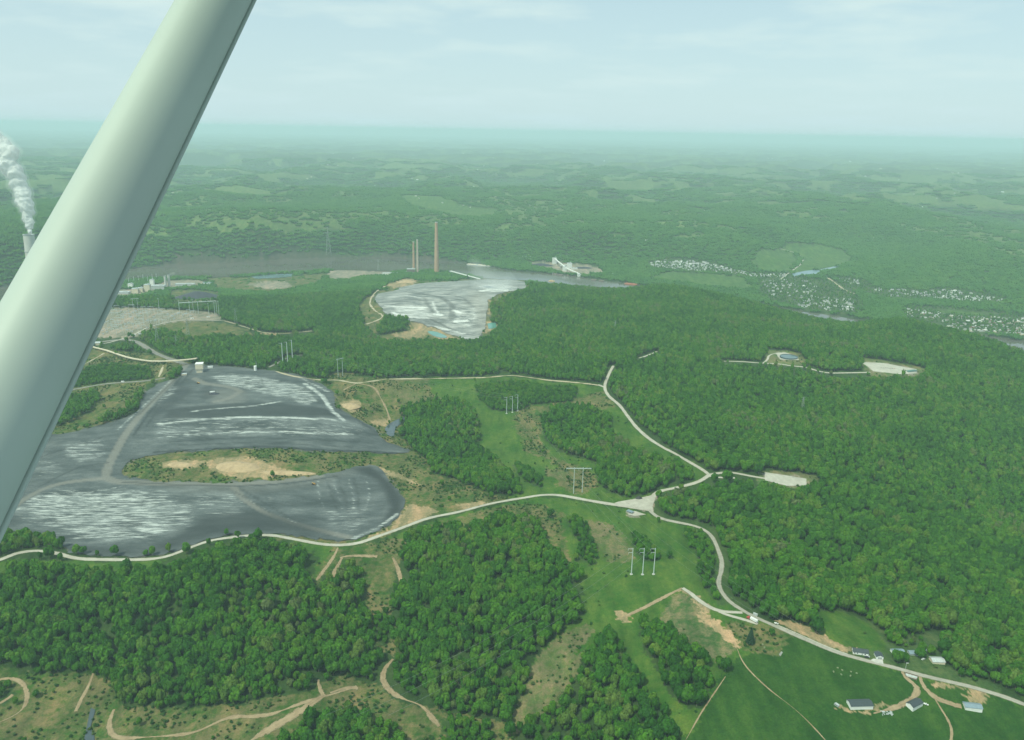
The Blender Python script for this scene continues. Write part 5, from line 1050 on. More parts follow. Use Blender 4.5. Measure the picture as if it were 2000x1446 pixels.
# --- pads, tank and works on the wooded ridge
c = at(1540.5, 699); rr0 = 16*Vector((c.x, c.y, c.z-CAM_Z)).length/FOC; o = empty('round_tank', c, 'big round open tank with dark rim on the wooded ridge', 'tank')
b = MB(); b.lathe([(rr0, -.5), (rr0, 4.2), (rr0-.5, 4.2), (rr0-.5, 3.2)], n=48); b.build('tank_wall', paint('tank_blue', (.05, .085, .10), .5, .1, .2), o, smooth=False); b = MB(); b.lathe([(rr0-.45, 3.1), (.01, 3.1)], n=48); b.build('water_surface', paint('tank_water', (.10, .15, .155), .12, .05, .05), o)
c, rz, Lx = between((1775, 728), (1791, 728)); o = empty('storage_shed', c, 'low green roofed shed at the right end of the gravel pad', 'shed', None, rz); b = MB(); b.box((0, 5, -1), (Lx, 10, 4)); b.build('wall', m_wall, o); b = MB(); b.box((0, 5, 3), (Lx+1, 11, 1.2)); b.build('roof', paint('green_roof', (.06, .15, .13), .5, .1, .3), o)
for k in range(7):
    c = at(1721+k*4.2, 719.2+k*.18); o = empty('pipe_rack', c, 'dark stack in the short row on the gravel pad', 'pipe stack', 'row of dark stacks on the gravel pad', .1); b = MB()
    for q in range(5): b.tube((-2.2, -1+q*.5, .3), (2.2, -1+q*.5, .3), .25, n=6)
    for q in range(4): b.tube((-2.2, -.75+q*.5, .75), (2.2, -.75+q*.5, .75), .25, n=6)
    b.build('pipes', m_rust if k == 6 else m_black, o)
c, rz, Lx = between((1225, 1000), (1236, 1004)); o = empty('canopy_frame', c, 'pale open frame shelter on the gravel tongue below the junction', 'shelter', None, rz); b = MB()
for sx_ in (-1, 1):
    for sy_ in (-1, 1): b.box((sx_*Lx*.45, sy_*3, -.3), (.3, .3, 3.3))
b.build('posts', m_wall, o); b = MB(); b.box((0, 0, 3.0), (Lx, 7, .25)); b.build('roof', m_broof, o)
def mound(name, label, cat, px, py, rx, ry, h, mat, seed, rot=0.0):
    c = at(px, py); b = MB(); rings = 7; n = 26
    for k in range(rings):
        t = k/(rings-1); 
        for i in range(n):
            a = 2*math.pi*i/n; q = (1-t)*(1+.22*(vnoise(np.array([math.cos(a)*1.7+seed]), np.array([math.sin(a)*1.7+k*.25]), seed)[0]-.5)); b.v.append((math.cos(a)*rx*q, math.sin(a)*ry*q, h*(1-(1-t)**1.4)-(1.2 if k == 0 else 0)+.25*h*(vnoise(np.array([a*2.]), np.array([t*5.]), seed)[0]-.5)*(1-t)*t*4))
    for k in range(rings-1):
        for i in range(n): j = (i+1) % n; b.f.append((k*n+i, k*n+j, (k+1)*n+j, (k+1)*n+i)); b.m.append(0)
    o = b.build(name, mat, None, c, smooth=True); o.rotation_euler.z = rot; return tag(o, label, cat)
mound('stockpile', 'small dark heap at the back of the junction lay-by', 'heap', 1248, 974, 7, 5, 4.5, m_black, 3)
mound('coal_pile', 'long blue black coal pile on the river flat', 'coal pile', 385, 583, 115, 95, 32, m_coal, 5, .1)
mound('earth_mound', 'round pale tan earth mound beside the ash plateau', 'mound', 682, 794, 24, 22, 8, m_earth, 8)
mound('earth_mound', 'tan earth mound on the grassy island between the ash ponds, larger one', 'mound', 462, 912, 46, 24, 9, m_earth, 11)
mound('earth_mound', 'low tan earth mound left of the larger one on the grassy island', 'mound', 352, 908, 26, 12, 4, m_earth, 12)
mound('earth_mound', 'long tan earth bank on the island facing the lower ash pond', 'mound', 560, 924, 55, 10, 4, m_earth, 14)
mound('earth_mound', 'tan grass capped mound behind the far ash tip', 'mound', 796, 552, 45, 28, 13, m_earth, 15)
mound('earth_mound', 'orange tan bluff of bare earth above the river', 'mound', 1077, 551, 26, 14, 12, m_earth, 16)
# hill cabin
c = at(1118.5, 795); gable('hut', 'small pale hut beside a bush on the power line corridor', 'hut', c, .3, 7, 5, 4, 1.5, m_cream, m_brown)
# --- ash works
c = at(391, 727); h = top_z(c, 710); ww = 13*Vector((c.x, c.y, c.z-CAM_Z)).length/FOC; o = empty('transfer_tower', c, 'tall cream transfer tower at the head of the ash plateau', 'tower', None, .2)
b = MB(); b.box((0, 0, h*.42), (ww, ww, h*.58)); b.build('upper_housing', m_cream, o); b = MB(); b.box((-ww*.05, 0, 0), (ww*.8, ww*.8, h*.42-.01)); b.build('lower_housing', m_cream, o); b = MB(); b.box((0, 0, h), (ww+.8, ww+.8, .8)); b.build('roof', m_wall, o)
for s in (-1, 1): b = MB(); b.tube((s*ww*.45, -ww*.45, -1), (s*ww*.45, -ww*.45, h*.42), .4); b.build('leg', m_galv, o)
TT = c; TTh = h
W = hit(dense(CONV_PX, 14)); o = empty('belt_conveyor', W[0], 'long cream covered belt conveyor curving to the transfer tower', 'conveyor'); b = MB(); lg = MB()
Zs = np.array([gz(p[0], p[1]) for p in W]); u_ = np.linspace(0, 1, len(W)); Zb = Zs+4.5+np.clip((u_-.72)/.28, 0, 1)**1.3*(TTh*.62-2)
for k in range(len(W)-1):
    a = Vector((W[k][0], W[k][1], Zb[k]))-Vector(W[0]); q = Vector((W[k+1][0], W[k+1][1], Zb[k+1]))-Vector(W[0]); d_ = (q-a); s = Vector((-d_.y, d_.x, 0)).normalized()*2.2; up = Vector((0, 0, 2.6))
    A_q = [a-s, a+s, a+s+up, a-s+up]; B_q = [q-s, q+s, q+s+up, q-s+up]
    for i in range(4): b.face([A_q[i], B_q[i], B_q[(i+1) % 4], A_q[(i+1) % 4]])
    if k % 2 == 0: lg.tube((a.x, a.y, Zs[k]-W[0][2]-1), (a.x, a.y, a.z), .5)
b.build('gallery', m_cream, o); lg.build('trestle_legs', m_grey, o)
c = at(499, 724); h = top_z(c, 714); o = empty('water_tank', c, 'small white upright tank at the edge of the ash plateau', 'tank'); b = MB(); b.lathe([(3.6, -1), (3.6, h*.9), (.1, h)], n=20); b.build('shell', m_wall, o); b = MB(); b.tube((2, 3, h*.8), (2, 3, h*1.7), .35); b.build('vent_pipe', m_galv, o)
c, rz, Lx = between((175, 676), (198, 674)); c = off(c, rz, 8); c.z = gz(c.x, c.y); gable('warehouse', 'cream warehouse beside the substation road', 'warehouse', c, rz, Lx, 18, 7, 2.5, m_cream, m_mroof, doors=(('r', 0, 7, 5, 0),))
def dozer(label, px, py, rz, mat, s=1.0):
    c = at(px, py); c.z += .6; o = empty('bulldozer', c, label, 'bulldozer', None, rz); o.scale = (s, s, s)
    for q in (-1, 1):
        b = MB(); pr = [(-2.3, .3), (-1.9, 0), (1.9, 0), (2.3, .3), (2.3, .9), (1.9, 1.2), (-1.9, 1.2), (-2.3, .9)]
        y0, y1 = q*1.5-.35, q*1.5+.35; b.face([(x, y0, z) for x, z in pr]); b.face([(x, y1, z) for x, z in pr[::-1]])
        for k in range(8): (x0, z0), (x1, z1) = pr[k], pr[(k+1) % 8]; b.face([(x0, y0, z0), (x0, y1, z0), (x1, y1, z1), (x1, y0, z1)])
        b.build('track', m_black, o)
    b = MB(); b.box((.7, 0, .8), (3.2, 1.8, 1.5)); b.build('engine_body', mat, o); b = MB(); b.box((-1.2, 0, 1.2), (1.6, 1.9, 2.0), taper=.85); b.build('cab', m_glass, o); b = MB(); b.box((-1.2, 0, 3.2), (1.7, 1.9, .15)); b.build('cab_roof', mat, o)
    b = MB(); b.box((3.1, 0, .1), (.3, 4.2, 1.6)); b.box((2.3, 1.9, .6), (1.7, .2, .3)); b.box((2.3, -1.9, .6), (1.7, .2, .3)); b.build('blade', mat, o)
dozer('orange yellow bulldozer near the transfer tower on the ash plateau', 387, 750, .4, m_yel, 1.25); dozer('orange bulldozer working on the bank of the lower ash pond', 612, 947, .2, m_yel, 1.1)
c = at(415, 768); o = empty('dump_truck', c, 'white dump truck beside a dark heap on the ash plateau', 'truck', None, .5); o.scale = (1.3,)*3; b = MB(); b.face([(-4, -1.6, 1.2), (-4, 1.6, 1.2), (1.5, 1.6, 1.2), (1.5, -1.6, 1.2)]); b.box((-1.4, 0, 1.2), (5.4, 3.2, 1.9), taper=1.08); b.build('dump_body', m_wall, o); b = MB(); b.box((2.9, 0, .7), (2, 2.6, 2.4)); b.build('cab', m_wall, o); b = MB(); b.box((3.92, 0, 1.9), (.1, 2.2, .9)); b.build('windscreen', m_glass, o); wheels(o, (-3, -1.6, 2.9), 3.0, .75)
mound('ash_heap', 'dark ash heap under the white dump truck', 'heap', 419, 770, 14, 9, 3.5, m_coal, 21)
for lb, px, py, mt in (('white lorry on the grey road beside the plateau', 240, 747, m_wall), ('pale site hut below the transfer tower', 360, 733, m_cream), ('white site hut right of the transfer tower', 411, 719, m_wall)):
    c = at(px, py)
    if 'lorry' in lb:
        o = empty('lorry', c, lb, 'lorry', None, .1); b = MB(); b.box((-.8, 0, 1), (6, 2.5, 2.4)); b.build('box_body', mt, o); b = MB(); b.box((3.2, 0, .6), (1.8, 2.3, 2.1)); b.build('cab', m_grey, o); wheels(o, (-2.6, 2.8), 2.5, .5)
    else: gable('site_hut', lb, 'hut', c, .2, 12, 6, 4, 1.5, mt, m_mroof)
# --- power line structures
CABLE = []
def monopole(label, group, bx, by, ty, arms=1):
    c = at(bx, by); h = top_z(c, ty); o = empty('transmission_pole', c, label, 'power pole', group); b = MB(); b.tube((0, 0, -1), (0, 0, h), max(.75, h*.021), max(.4, h*.011), 10); b.build('pole', m_galv, o)
    b = MB(); b.lathe([(2.2, -.5), (2.2, .6), (.1, .61)], n=12); b.build('footing', m_conc, o)
    for k in range(arms):
        z = h*(.985-.14*k); L_ = 6.5-.6*k
        b = MB(); b.tube((0, 0, z-.6), (-L_, -1.5, z+.5), .38, .2, 6); b.build('cross_arm', m_galv, o); b = MB(); b.tube((-L_, -1.5, z+.4), (-L_, -1.5, z-2.2), .22, n=6); b.build('insulator', m_grey, o)
    return c+Vector((-6.5, -1.5, h*.93))
def hframe(label, b0, b1, ty0, ty1, arm=None, group=None):
    p0, p1 = at(*b0), at(*b1); h = (top_z(p0, ty0)+top_z(p1, ty1))/2; o = empty('pylon', p0, label, 'pylon', group); d_ = p1-p0
    zt = max(p0.z, p1.z)+h-max(p0.z, p1.z)+min(p0.z, p1.z) ; zt = (p0.z+p1.z)/2+h
    for p in (p0, p1): q = p-p0; b = MB(); b.tube((q.x, q.y, q.z-1), (q.x, q.y, zt-p0.z+1.5), .62, .4, 8); b.build('pole', m_galv, o)
    e = Vector((d_.x, d_.y, 0)); ln = e.length; e.normalize(); ov = ln*.95 if arm is None else arm
    A_q = e*(-ov); B_q = e*(ln+ov); b = MB(); m = (A_q+B_q)/2; b.box((m.x, m.y, zt-p0.z-.6), ((A_q-B_q).length, .9, 1.0), math.atan2(e.y, e.x)); b.build('cross_arm', m_galv, o)
    pts_ = []
    for t in (-ov*.95, ln/2, ln+ov*.95): q = e*t; b = MB(); b.tube((q.x, q.y, zt-p0.z-.6), (q.x, q.y, zt-p0.z-4), .2, n=6); b.build('insulator', m_grey, o); pts_.append(p0+q+Vector((0, 0, zt-p0.z-4)))
    return pts_
T1 = [monopole('left pole of the trio on the nearest meadow', 'pole trio on the nearest meadow', 1233, 1122, 1071, 2), monopole('middle pole of the trio on the nearest meadow', 'pole trio on the nearest meadow', 1255, 1122.5, 1071, 2), monopole('right pole of the trio on the nearest meadow', 'pole trio on the nearest meadow', 1276.5, 1122, 1071, 2)]
T2 = [monopole('left pole of the trio in the middle of the scrub corridor', 'pole trio in the scrub corridor', 989.5, 808, 776, 2), monopole('middle pole of the trio in the middle of the scrub corridor', 'pole trio in the scrub corridor', 1000.7, 806, 774, 2), monopole('right pole of the trio in the middle of the scrub corridor', 'pole trio in the scrub corridor', 1011, 803, 771, 2)]
T3 = [monopole('left pole of the trio above the ash plateau', 'pole trio above the ash plateau', 553, 718, 670), monopole('middle pole of the trio above the ash plateau', 'pole trio above the ash plateau', 562.5, 714, 668), monopole('right pole of the trio above the ash plateau', 'pole trio above the ash plateau', 572, 711, 664)]
H1 = hframe('tall H shaped pylon beside the gravel road bend', (1120, 964), (1137, 962), 916, 914)
H2 = hframe('H shaped pylon on the dry slope right of the ash plateau', (660.5, 737), (669.5, 735), 702, 700, 3.5)
H3 = hframe('H shaped pylon rising over the substation at its left', (263, 625), (272, 624), 583, 584, 5)
def lattice(label, px, py, ty, wb=None, arms=2):
    c = at(px, py); h = top_z(c, ty); wb = wb or h*.17; o = empty('lattice_tower', c, label, 'lattice tower', None, .3); r = max(.14, h*.0034)
    def leg(sx_, sy_, z): t = z/h; w_ = wb/2*(1-t)**1.0+.5; return Vector((sx_*w_, sy_*w_, z))
    for sx_, sy_ in ((-1, -1), (1, -1), (1, 1), (-1, 1)): b = MB(); b.tube(leg(sx_, sy_, -1), leg(sx_, sy_, h), r*1.3, r, 4); b.build('leg', m_lat, o)
    b = MB(); zs = [h*t for t in (0, .18, .34, .48, .6, .7, .79, .87, .94)]
    for z0, z1 in zip(zs[:-1], zs[1:]):
        for (s0, s1) in (((-1, -1), (1, -1)), ((1, -1), (1, 1)), ((1, 1), (-1, 1)), ((-1, 1), (-1, -1))): b.tube(leg(*s0, z0), leg(*s1, z1), r*.7, n=3, cap=False); b.tube(leg(*s1, z0), leg(*s0, z1), r*.7, n=3, cap=False)
    b.build('bracing', m_lat, o)
    for k in range(arms):
        z = h*(.94-.14*k); ln = h*.16
        b = MB(); b.tube((-ln, 0, z), (0, 0, z+h*.03), r, n=4); b.tube((ln, 0, z), (0, 0, z+h*.03), r, n=4); b.tube((-ln, 0, z), (ln, 0, z-h*.01), r, n=4); b.build('cross_arm', m_lat, o)
    return c+Vector((0, 0, h*.92))
lattice('lattice tower on the grassy knoll below the substation, right one', 368, 665, 622); lattice('lattice tower on the knoll below the substation, left one', 308, 674, 634); lattice('short lattice tower behind the knoll tower', 345, 680, 655)
lattice('lattice tower rising out of the right hand wood', 1566.5, 803, 775); lattice('lattice tower on the wooded bluff across the river', 642, 500, 444); lattice('lattice tower on the river bank near the two slim stacks', 739, 529, 507); lattice('lattice tower in the far part of the middle wood', 1201, 646, 626)
lattice('lattice tower by the forest behind the tan track', 461, 633, 602)
m_cable = paint('cable', (.22, .24, .23), .5, .1, .1)
def cable(label, p, q, sag, r=.07):
    b = MB(); n = 14; P = [p.lerp(q, i/n)-Vector((0, 0, 4*sag*(i/n)*(1-i/n))) for i in range(n+1)]
    P = [v-p for v in P]
    for i in range(n): b.tube(P[i], P[i+1], r, n=3, cap=False)
    o = b.build('power_cable', m_cable, None, p); tag(o, label, 'power cable', 'cables of the power lines')
T0 = [at(x, 1470)+Vector((0, 0, 48)) for x in (640, 700, 760)]
for k, nm_ in enumerate(('left', 'middle', 'right')):
    cable('%s cable of the three running down from the nearest pole trio' % nm_, T1[k], T0[k], 16, .11)
    cable('%s cable of the three between the two pole trios' % nm_, T1[k], T2[k], 14, .08)
    cable('%s cable of the three running to the trio above the ash' % nm_, T2[k], T3[k], 14, .08)
    cable('%s cable of the three leaving the tall H pylon' % nm_, H1[k], at((1480, 1520, 1560)[k], (1240, 1250, 1260)[k])+Vector((0, 0, 26)), 12, .07)
# --- substation
srng = random.Random(9)
SUBP = hit([(150, 606), (255, 603), (330, 610), (400, 614), (330, 632), (255, 655), (175, 655)])[:, :2]
def gantry_mesh():
    a = MB(); a.box((-7, 0, -.5), (.45, .45, 15)); b = MB(); b.box((7, 0, -.5), (.45, .45, 15)); c_ = MB(); c_.box((0, 0, 13.6), (14.4, .6, .7)); d_ = MB()
    for x in (-4, 0, 4): d_.tube((x, 0, 13.6), (x, 0, 11), .25, n=6)
    return [('post', a.mesh('post', m_galv)), ('post', b.mesh('post', m_galv)), ('beam', c_.mesh('beam', m_galv)), ('insulator', d_.mesh('insulator', m_grey))]
GM = gantry_mesh()
def put(name, label, cat, group, parts, c, rz, s=1.0):
    o = empty(name, c, label, cat, group, rz); o.scale = (s, s, s)
    for nm, me in parts: link(nm, me, o)
    return o
def trans_mesh():
    a = MB(); a.box((0, 0, 0), (5, 3.2, 3.4)); b = MB(); b.box((0, 2.2, .3), (4.4, 1, 2.6)); d_ = MB()
    for x in (-1.5, 0, 1.5): d_.tube((x, 0, 3.4), (x, 0, 5.4), .3, .15, 6)
    return [('tank', a.mesh('tank', m_grey)), ('radiator', b.mesh('radiator', m_grey)), ('bushing', d_.mesh('bushing', m_brown))]
TM = trans_mesh()
A_s = np.array([SUBP[:, 0].min(), SUBP[:, 1].min()]); B_s = np.array([SUBP[:, 0].max(), SUBP[:, 1].max()]); placed = 0
for gx in np.arange(A_s[0], B_s[0], 26.0):
    for gy in np.arange(A_s[1], B_s[1], 24.0):
        if not in_poly(SUBP, np.array([gx]), np.array([gy]))[0]: continue
        u = srng.random()
        if u < .62: put('substation_gantry', 'grey steel gantry in the rows of the gravel substation', 'gantry', 'gantries of the substation', GM, (gx, gy, gz(gx, gy)), .25, srng.uniform(.8, 1.35))
        elif u < .92: put('transformer', 'pale transformer block standing among the substation gantries', 'transformer', 'transformers of the substation', TM, (gx, gy, gz(gx, gy)), .25, srng.uniform(.9, 1.4))
for k, (bx, by, ty) in enumerate(((311, 606, 582), (351, 612, 587), (371, 611, 588), (378, 611, 585), (408, 615, 592), (420, 617, 590), (428, 617, 588), (281, 628, 600), (290, 630, 606))):
    nm_ = ('slim pole left of the long gantry over the substation', 'left post pole of the long gantry line', 'leaning mast in the middle of the substation skyline', 'taller leaning mast in the middle of the substation skyline', 'first of the three poles at the right end of the substation', 'second of the three poles at the right end of the substation', 'third of the three poles at the right end of the substation', 'pole among the gantries right of the H pylon', 'short pole among the gantries right of the H pylon')[k]
    c = at(bx, by); h = top_z(c, ty); o = empty('steel_mast', c, nm_, 'mast'); b = MB(); b.tube((0, 0, -1), (0, 0, h), .8, .4, 8); b.build('pole', m_galv, o); b = MB(); b.box((0, 0, h-2), (6, .4, .4), .2); b.build('cross_arm', m_galv, o)
p, q = at(351, 612), at(424, 616); p.z += top_z(at(351, 612), 592); q.z += top_z(at(424, 616), 588); o = empty('overhead_pipe', p, 'long pale overhead gantry beam in front of the coal pile', 'gantry'); b = MB(); b.tube((0, 0, 0), q-p, 1.1, n=8); b.build('beam', m_galv, o); b = MB()
for t in (0, .5, 1): e = (q-p)*t; gx, gy = p.x+e.x, p.y+e.y; b.tube((e.x, e.y, gz(gx, gy)-p.z-1), (e.x, e.y, e.z), .7, n=6)
b.build('posts', m_galv, o)
for lb, px, py in (('white lorry trailer parked by the substation fence', 375, 623), ('white site cabin at the right end of the substation', 407, 620), ('white cabin beside the substation road bend', 274, 653), ('pale cabin at the bend below the substation', 262, 656)):
    c = at(px, py); o = empty('site_cabin', c, lb, 'cabin', None, .2); b = MB(); b.box((0, 0, 0), (11, 4, 3.2)); b.build('body', m_wall, o); b = MB(); b.box((0, 0, 3.2), (11.4, 4.4, .3)); b.build('roof', m_mroof, o); b = MB(); b.box((2, -2.03, 1), (2, .1, 1.2)); b.build('window', m_glass, o)
# --- chimneys and plants on the river
def chimney(name, label, px, py, ty, rb_px, rt_px, mat, bands=()):
    c = at(px, py); c.z = gz(c.x, c.y); h = top_z(c, ty); sc = Vector((c.x, c.y, c.z-CAM_Z)).length/FOC; rb, rt = rb_px*sc, rt_px*sc
    o = empty(name, c, label, 'chimney'); b = MB(); b.lathe([(rb, -2), (rb*.8+rt*.2, h*.18), (rb*.55+rt*.45, h*.45), (rt, h-4)], n=28); b.build('shaft', mat, o, smooth=True); b = MB(); b.lathe([(rt*1.04, h-4), (rt*1.08, h), (rt*.82, h), (rt*.82, h-6)], n=28); b.build('rim', bands[0] if bands else mat, o)
    b = MB(); b.lathe([(rt*1.12, h*.7), (rt*1.22, h*.7+.1), (rt*1.22, h*.7+1.2), (rt*1.12, h*.7+1.2)], n=24); b.build('walkway', m_grey, o)
    return c, h
chimney('chimney', 'tallest tan brick chimney standing alone at the river', 853, 534, 434, 5.0, 2.6, m_brick, (m_stack,)); chimney('chimney', 'left one of the two slim tan chimneys', 808.5, 534, 472, 2.6, 1.6, m_brick, (m_stack,)); chimney('chimney', 'right and taller one of the two slim chimneys', 816, 534, 468, 2.4, 1.6, paint('pale_brick', (.46, .38, .31), .85, .1, .05), (m_stack,))
SC_, SH_ = chimney('chimney', 'broad white concrete chimney under the big steam plume', 72, 566, 458, 11, 8.2, m_stack, (m_grey,))
def block(label, px, py, w_, d_, h, mat, rz=.1, roofm=None, cat='building', name='plant_building'):
    c = at(px, py); c.z = gz(c.x, c.y); o = empty(name, c, label, cat, None, rz); b = MB(); b.box((0, 0, -2), (w_, d_, h+2)); b.build('wall', mat, o); b = MB(); b.box((0, 0, h), (w_+1, d_+1, 1.0)); b.build('roof', roofm or m_mroof, o); b = MB(); b.box((w_*.2, 0, h+1), (w_*.25, d_*.4, h*.12+1)); b.build('roof_vent', m_grey, o); return o
block('dark boiler house beside the two slim chimneys', 803, 535, 45, 25, 26, m_blue if False else m_brown); block('low pale building left of the slim chimneys', 792, 535, 24, 16, 9, m_cream)
block('long low white building on the river flat', 765, 536, 95, 18, 8, m_wall, .05); block('shorter white building at the end of the river flat', 742, 539, 40, 14, 7, m_wall, .3); block('pale conveyor head house above the trees by the river', 880, 534, 20, 14, 12, m_wall)
# the river plant on the left
for k, (lb, px, py, w_, d_, h, mt) in enumerate((('cream tank house at the front of the river plant', 265, 572, 28, 22, 20, m_cream), ('second cream tank house at the front of the river plant', 275, 571, 24, 22, 21, m_cream), ('tall cream block in the middle of the river plant', 289, 570, 26, 24, 34, m_cream), ('white block left in the river plant', 256, 564, 22, 18, 24, m_wall), ('slim white block behind the cream blocks', 298, 560, 18, 18, 34, m_wall), ('grey process hall in the river plant', 310, 565, 60, 30, 18, m_grey), ('long grey shed right of the river plant stacks', 362, 558, 90, 24, 9, m_grey), ('grey roofed shed on the left edge of the river plant', 240, 574, 60, 30, 9, m_grey), ('pale blue roofed hall near the river plant woods', 405, 556, 40, 24, 9, m_wall))):
    block(lb, px, py, w_, d_, h, mt, .12, m_broof if 'blue' in lb else None)
for lb, px, py, ty in (('left short twin stack of the river plant', 324, 560, 539), ('right short twin stack of the river plant', 331, 559, 537)): chimney('chimney', lb, px, py, ty, 2.4, 2.0, m_stack, (m_grey,))
for k, (px, py) in enumerate(((252, 556), (262, 553), (271, 551), (280, 549), (289, 552), (298, 548), (306, 547))):
    c = at(px, py); o = empty('pipe_column', c, 'slim steel column in the row behind the river plant', 'column', 'steel columns behind the river plant'); b = MB(); b.tube((0, 0, -1), (0, 0, 34), 1.4, 1.1, 8); b.build('pipe', m_galv, o); b = MB(); b.lathe([(2.4, 26), (2.4, 27), (1.4, 27)], n=10); b.build('platform', m_grey, o)
def gallery(label, p, q, w_=4.5, hh=3.5, posts=4, mat=None):
    o = empty('covered_conveyor', p, label, 'conveyor'); b = MB(); d_ = q-p; s = Vector((-d_.y, d_.x, 0)).normalized()*w_/2; up = Vector((0, 0, hh)); A_q = [-s, s, s+up, -s+up]; B_q = [v+d_ for v in A_q]
    for i in range(4): b.face([A_q[i], B_q[i], B_q[(i+1) % 4], A_q[(i+1) % 4]])
    b.face(A_q[::-1]); b.face(B_q); b.build('gallery', mat or m_wall, o)
    for k in range(posts): e = d_*((k+.7)/posts); gx, gy = p.x+e.x, p.y+e.y; z0 = max(-2.0, gz(gx, gy)); b = MB(); b.tube((e.x, e.y, z0-p.z-1), (e.x, e.y, e.z), .9, n=6); b.build('leg', m_wall, o)
def up(px, py, h): v = at(px, py); v.z = max(0.5, gz(v.x, v.y))+h; return v
gallery('white covered conveyor on posts above the far ash tip', up(880, 536, 16), up(938, 549, 8), 6, 4, 3)
gallery('long white conveyor slanting from the silo to the transfer house', up(1082, 514, 26), up(1103, 530, 22), 7, 5, 3); gallery('white conveyor running from the transfer house down to the barge dock', up(1103, 530, 18), up(1132, 539, 8), 7, 5, 3); gallery('short level conveyor behind the transfer house', up(1094, 525, 14), up(1113, 522, 16), 6, 4, 2)
for lb, px, py, w_, d_, h in (('white silo house at the top of the river coal dock', 1083, 515, 24, 20, 34), ('white transfer house in the middle of the coal dock', 1103, 530, 22, 18, 26), ('tall white screening house of the coal dock', 1112, 524, 26, 22, 30), ('small white dock house at the waterside', 1131, 540, 18, 14, 12), ('low white office on the coal dock', 1122, 526, 34, 14, 8), ('long white shed right of the coal dock', 1195, 538, 46, 14, 7), ('white dolphin hut at the dock end', 1080, 535, 10, 8, 8)):
    block(lb, px, py, w_, d_, h, m_wall, .2)
mound('coal_pile', 'dark coal pile beside the white silo house', 'coal pile', 1056, 519, 85, 34, 14, m_coal, 31); mound('coal_pile', 'second dark coal pile behind the coal dock', 'coal pile', 1140, 524, 60, 24, 8, m_coal, 33)
def barge(label, p0, p1, mat, wd=22):
    a, b_ = at_z([p0], 0.3)[0], at_z([p1], 0.3)[0]; c = Vector((a+b_)/2); L_ = float(np.hypot(*(b_-a)[:2])); o = empty('barge', c, label, 'barge', None, math.atan2(b_[1]-a[1], b_[0]-a[0])); b = MB()
    pr = [(-L_/2, 3.4), (-L_/2+6, -1), (L_/2-6, -1), (L_/2, 3.4)]; b.face([(x, -wd/2, z) for x, z in pr]); b.face([(x, wd/2, z) for x, z in pr[::-1]])
    for k in range(4): (x0, z0), (x1, z1) = pr[k], pr[(k+1) % 4]; b.face([(x0, -wd/2, z0), (x0, wd/2, z0), (x1, wd/2, z1), (x1, -wd/2, z1)])
    b.build('hull', m_grey if mat is m_cream else mat, o); n = max(1, int(L_/60))
    for k in range(n): g = MB(); g.box((-L_/2+(k+.5)*L_/n, 0, 3.41), (L_/n*.86, wd*.8, 2.2), taper=.9); g.build('hold_cover', mat, o)
barge('long pale barge tow out on the river behind the dust', (912, 517), (971, 521.5), m_cream); barge('red barge moored at the far bank', (1220, 554.5), (1245, 557), m_rust, 26)
for k, (x, y) in enumerate(((1085, 536), (1095, 537.5), (1160, 547), (1175, 549))): barge(('dark barge at the coal dock, upstream one', 'dark barge at the coal dock below the transfer house', 'dark barge moored below the long white shed', 'dark barge ahead of the one below the long white shed')[k], (x-5, y), (x+5, y+1), m_brown, 14)
# --- houses
def house_mesh(nm, L_, W_, H_, R_, wall, roof):
    b = MB(); a, w_ = L_/2, W_/2
    b.box((0, 0, -2), (L_, W_, H_+2), mi=0)
    for s in (-1, 1):
        p = [(-a-.4, (w_+.4)*s, H_), (a+.4, (w_+.4)*s, H_), (a+.4, 0, H_+R_), (-a-.4, 0, H_+R_)]; b.face(p if s < 0 else p[::-1], 1)
        b.face([(a*s, -w_*s, H_), (a*s, w_*s, H_), (a*s, 0, H_+R_-.1)], 0)
    return b.mesh(nm, [wall, roof])
m_hwall = paint('weathered_siding', (.52, .52, .49), .7, .12, .2); m_lroof = paint('pale_roof', (.60, .61, .58), .6, .1, .3); m_roofb = paint('brown_shingle', (.17, .13, .11), .8, .2, .3); m_roofg = paint('grey_shingle', (.30, .31, .31), .8, .15, .3); m_bwall = paint('brick_wall', (.34, .17, .11), .8, .15, .4)
HM = [('white', 'pale roof', house_mesh('house', 14, 9, 4, 2.2, m_hwall, m_lroof)), ('white', 'grey roof', house_mesh('house', 12, 9, 4.5, 2.6, m_hwall, m_roofg)), ('white', 'brown roof', house_mesh('house', 13, 9, 4, 2.4, m_hwall, m_roofb)), ('cream', 'pale roof', house_mesh('house', 16, 10, 5, 2, m_cream, m_lroof)), ('brick', 'grey roof', house_mesh('house', 13, 10, 5.5, 2.5, m_bwall, m_roofg)), ('white', 'white roof', house_mesh('house', 22, 12, 5, 2, m_wall, m_wall))]
hr = random.Random(17); HOUSES = []
def village(label, group, poly, n, w_):
    X0 = min(p[0] for p in poly); X1 = max(p[0] for p in poly); Y0 = min(p[1] for p in poly); Y1 = max(p[1] for p in poly); k = 0; tries = 0
    got = []
    P_ = np.array(poly, float)
    while k < n and tries < n*60:
        tries += 1; x, y = hr.uniform(X0, X1), hr.uniform(Y0, Y1)
        if not in_poly(P_, np.array([x]), np.array([y]))[0] or any(abs(x-a)*.8 < 2.6 and abs(y-b_) < 1.4 for a, b_ in got): continue
        got.append((x, y)); k += 1
    for (x, y), c in zip(got, hit(np.array(got))):
        if c[2] < 2: continue
        HOUSES.append((label, group, c, hr.choices(range(6), w_)[0], hr.choice((.1, .1, .25, 1.67))+hr.uniform(-.1, .1)))
V6 = (3, 5, 4, 2, 2, 1)
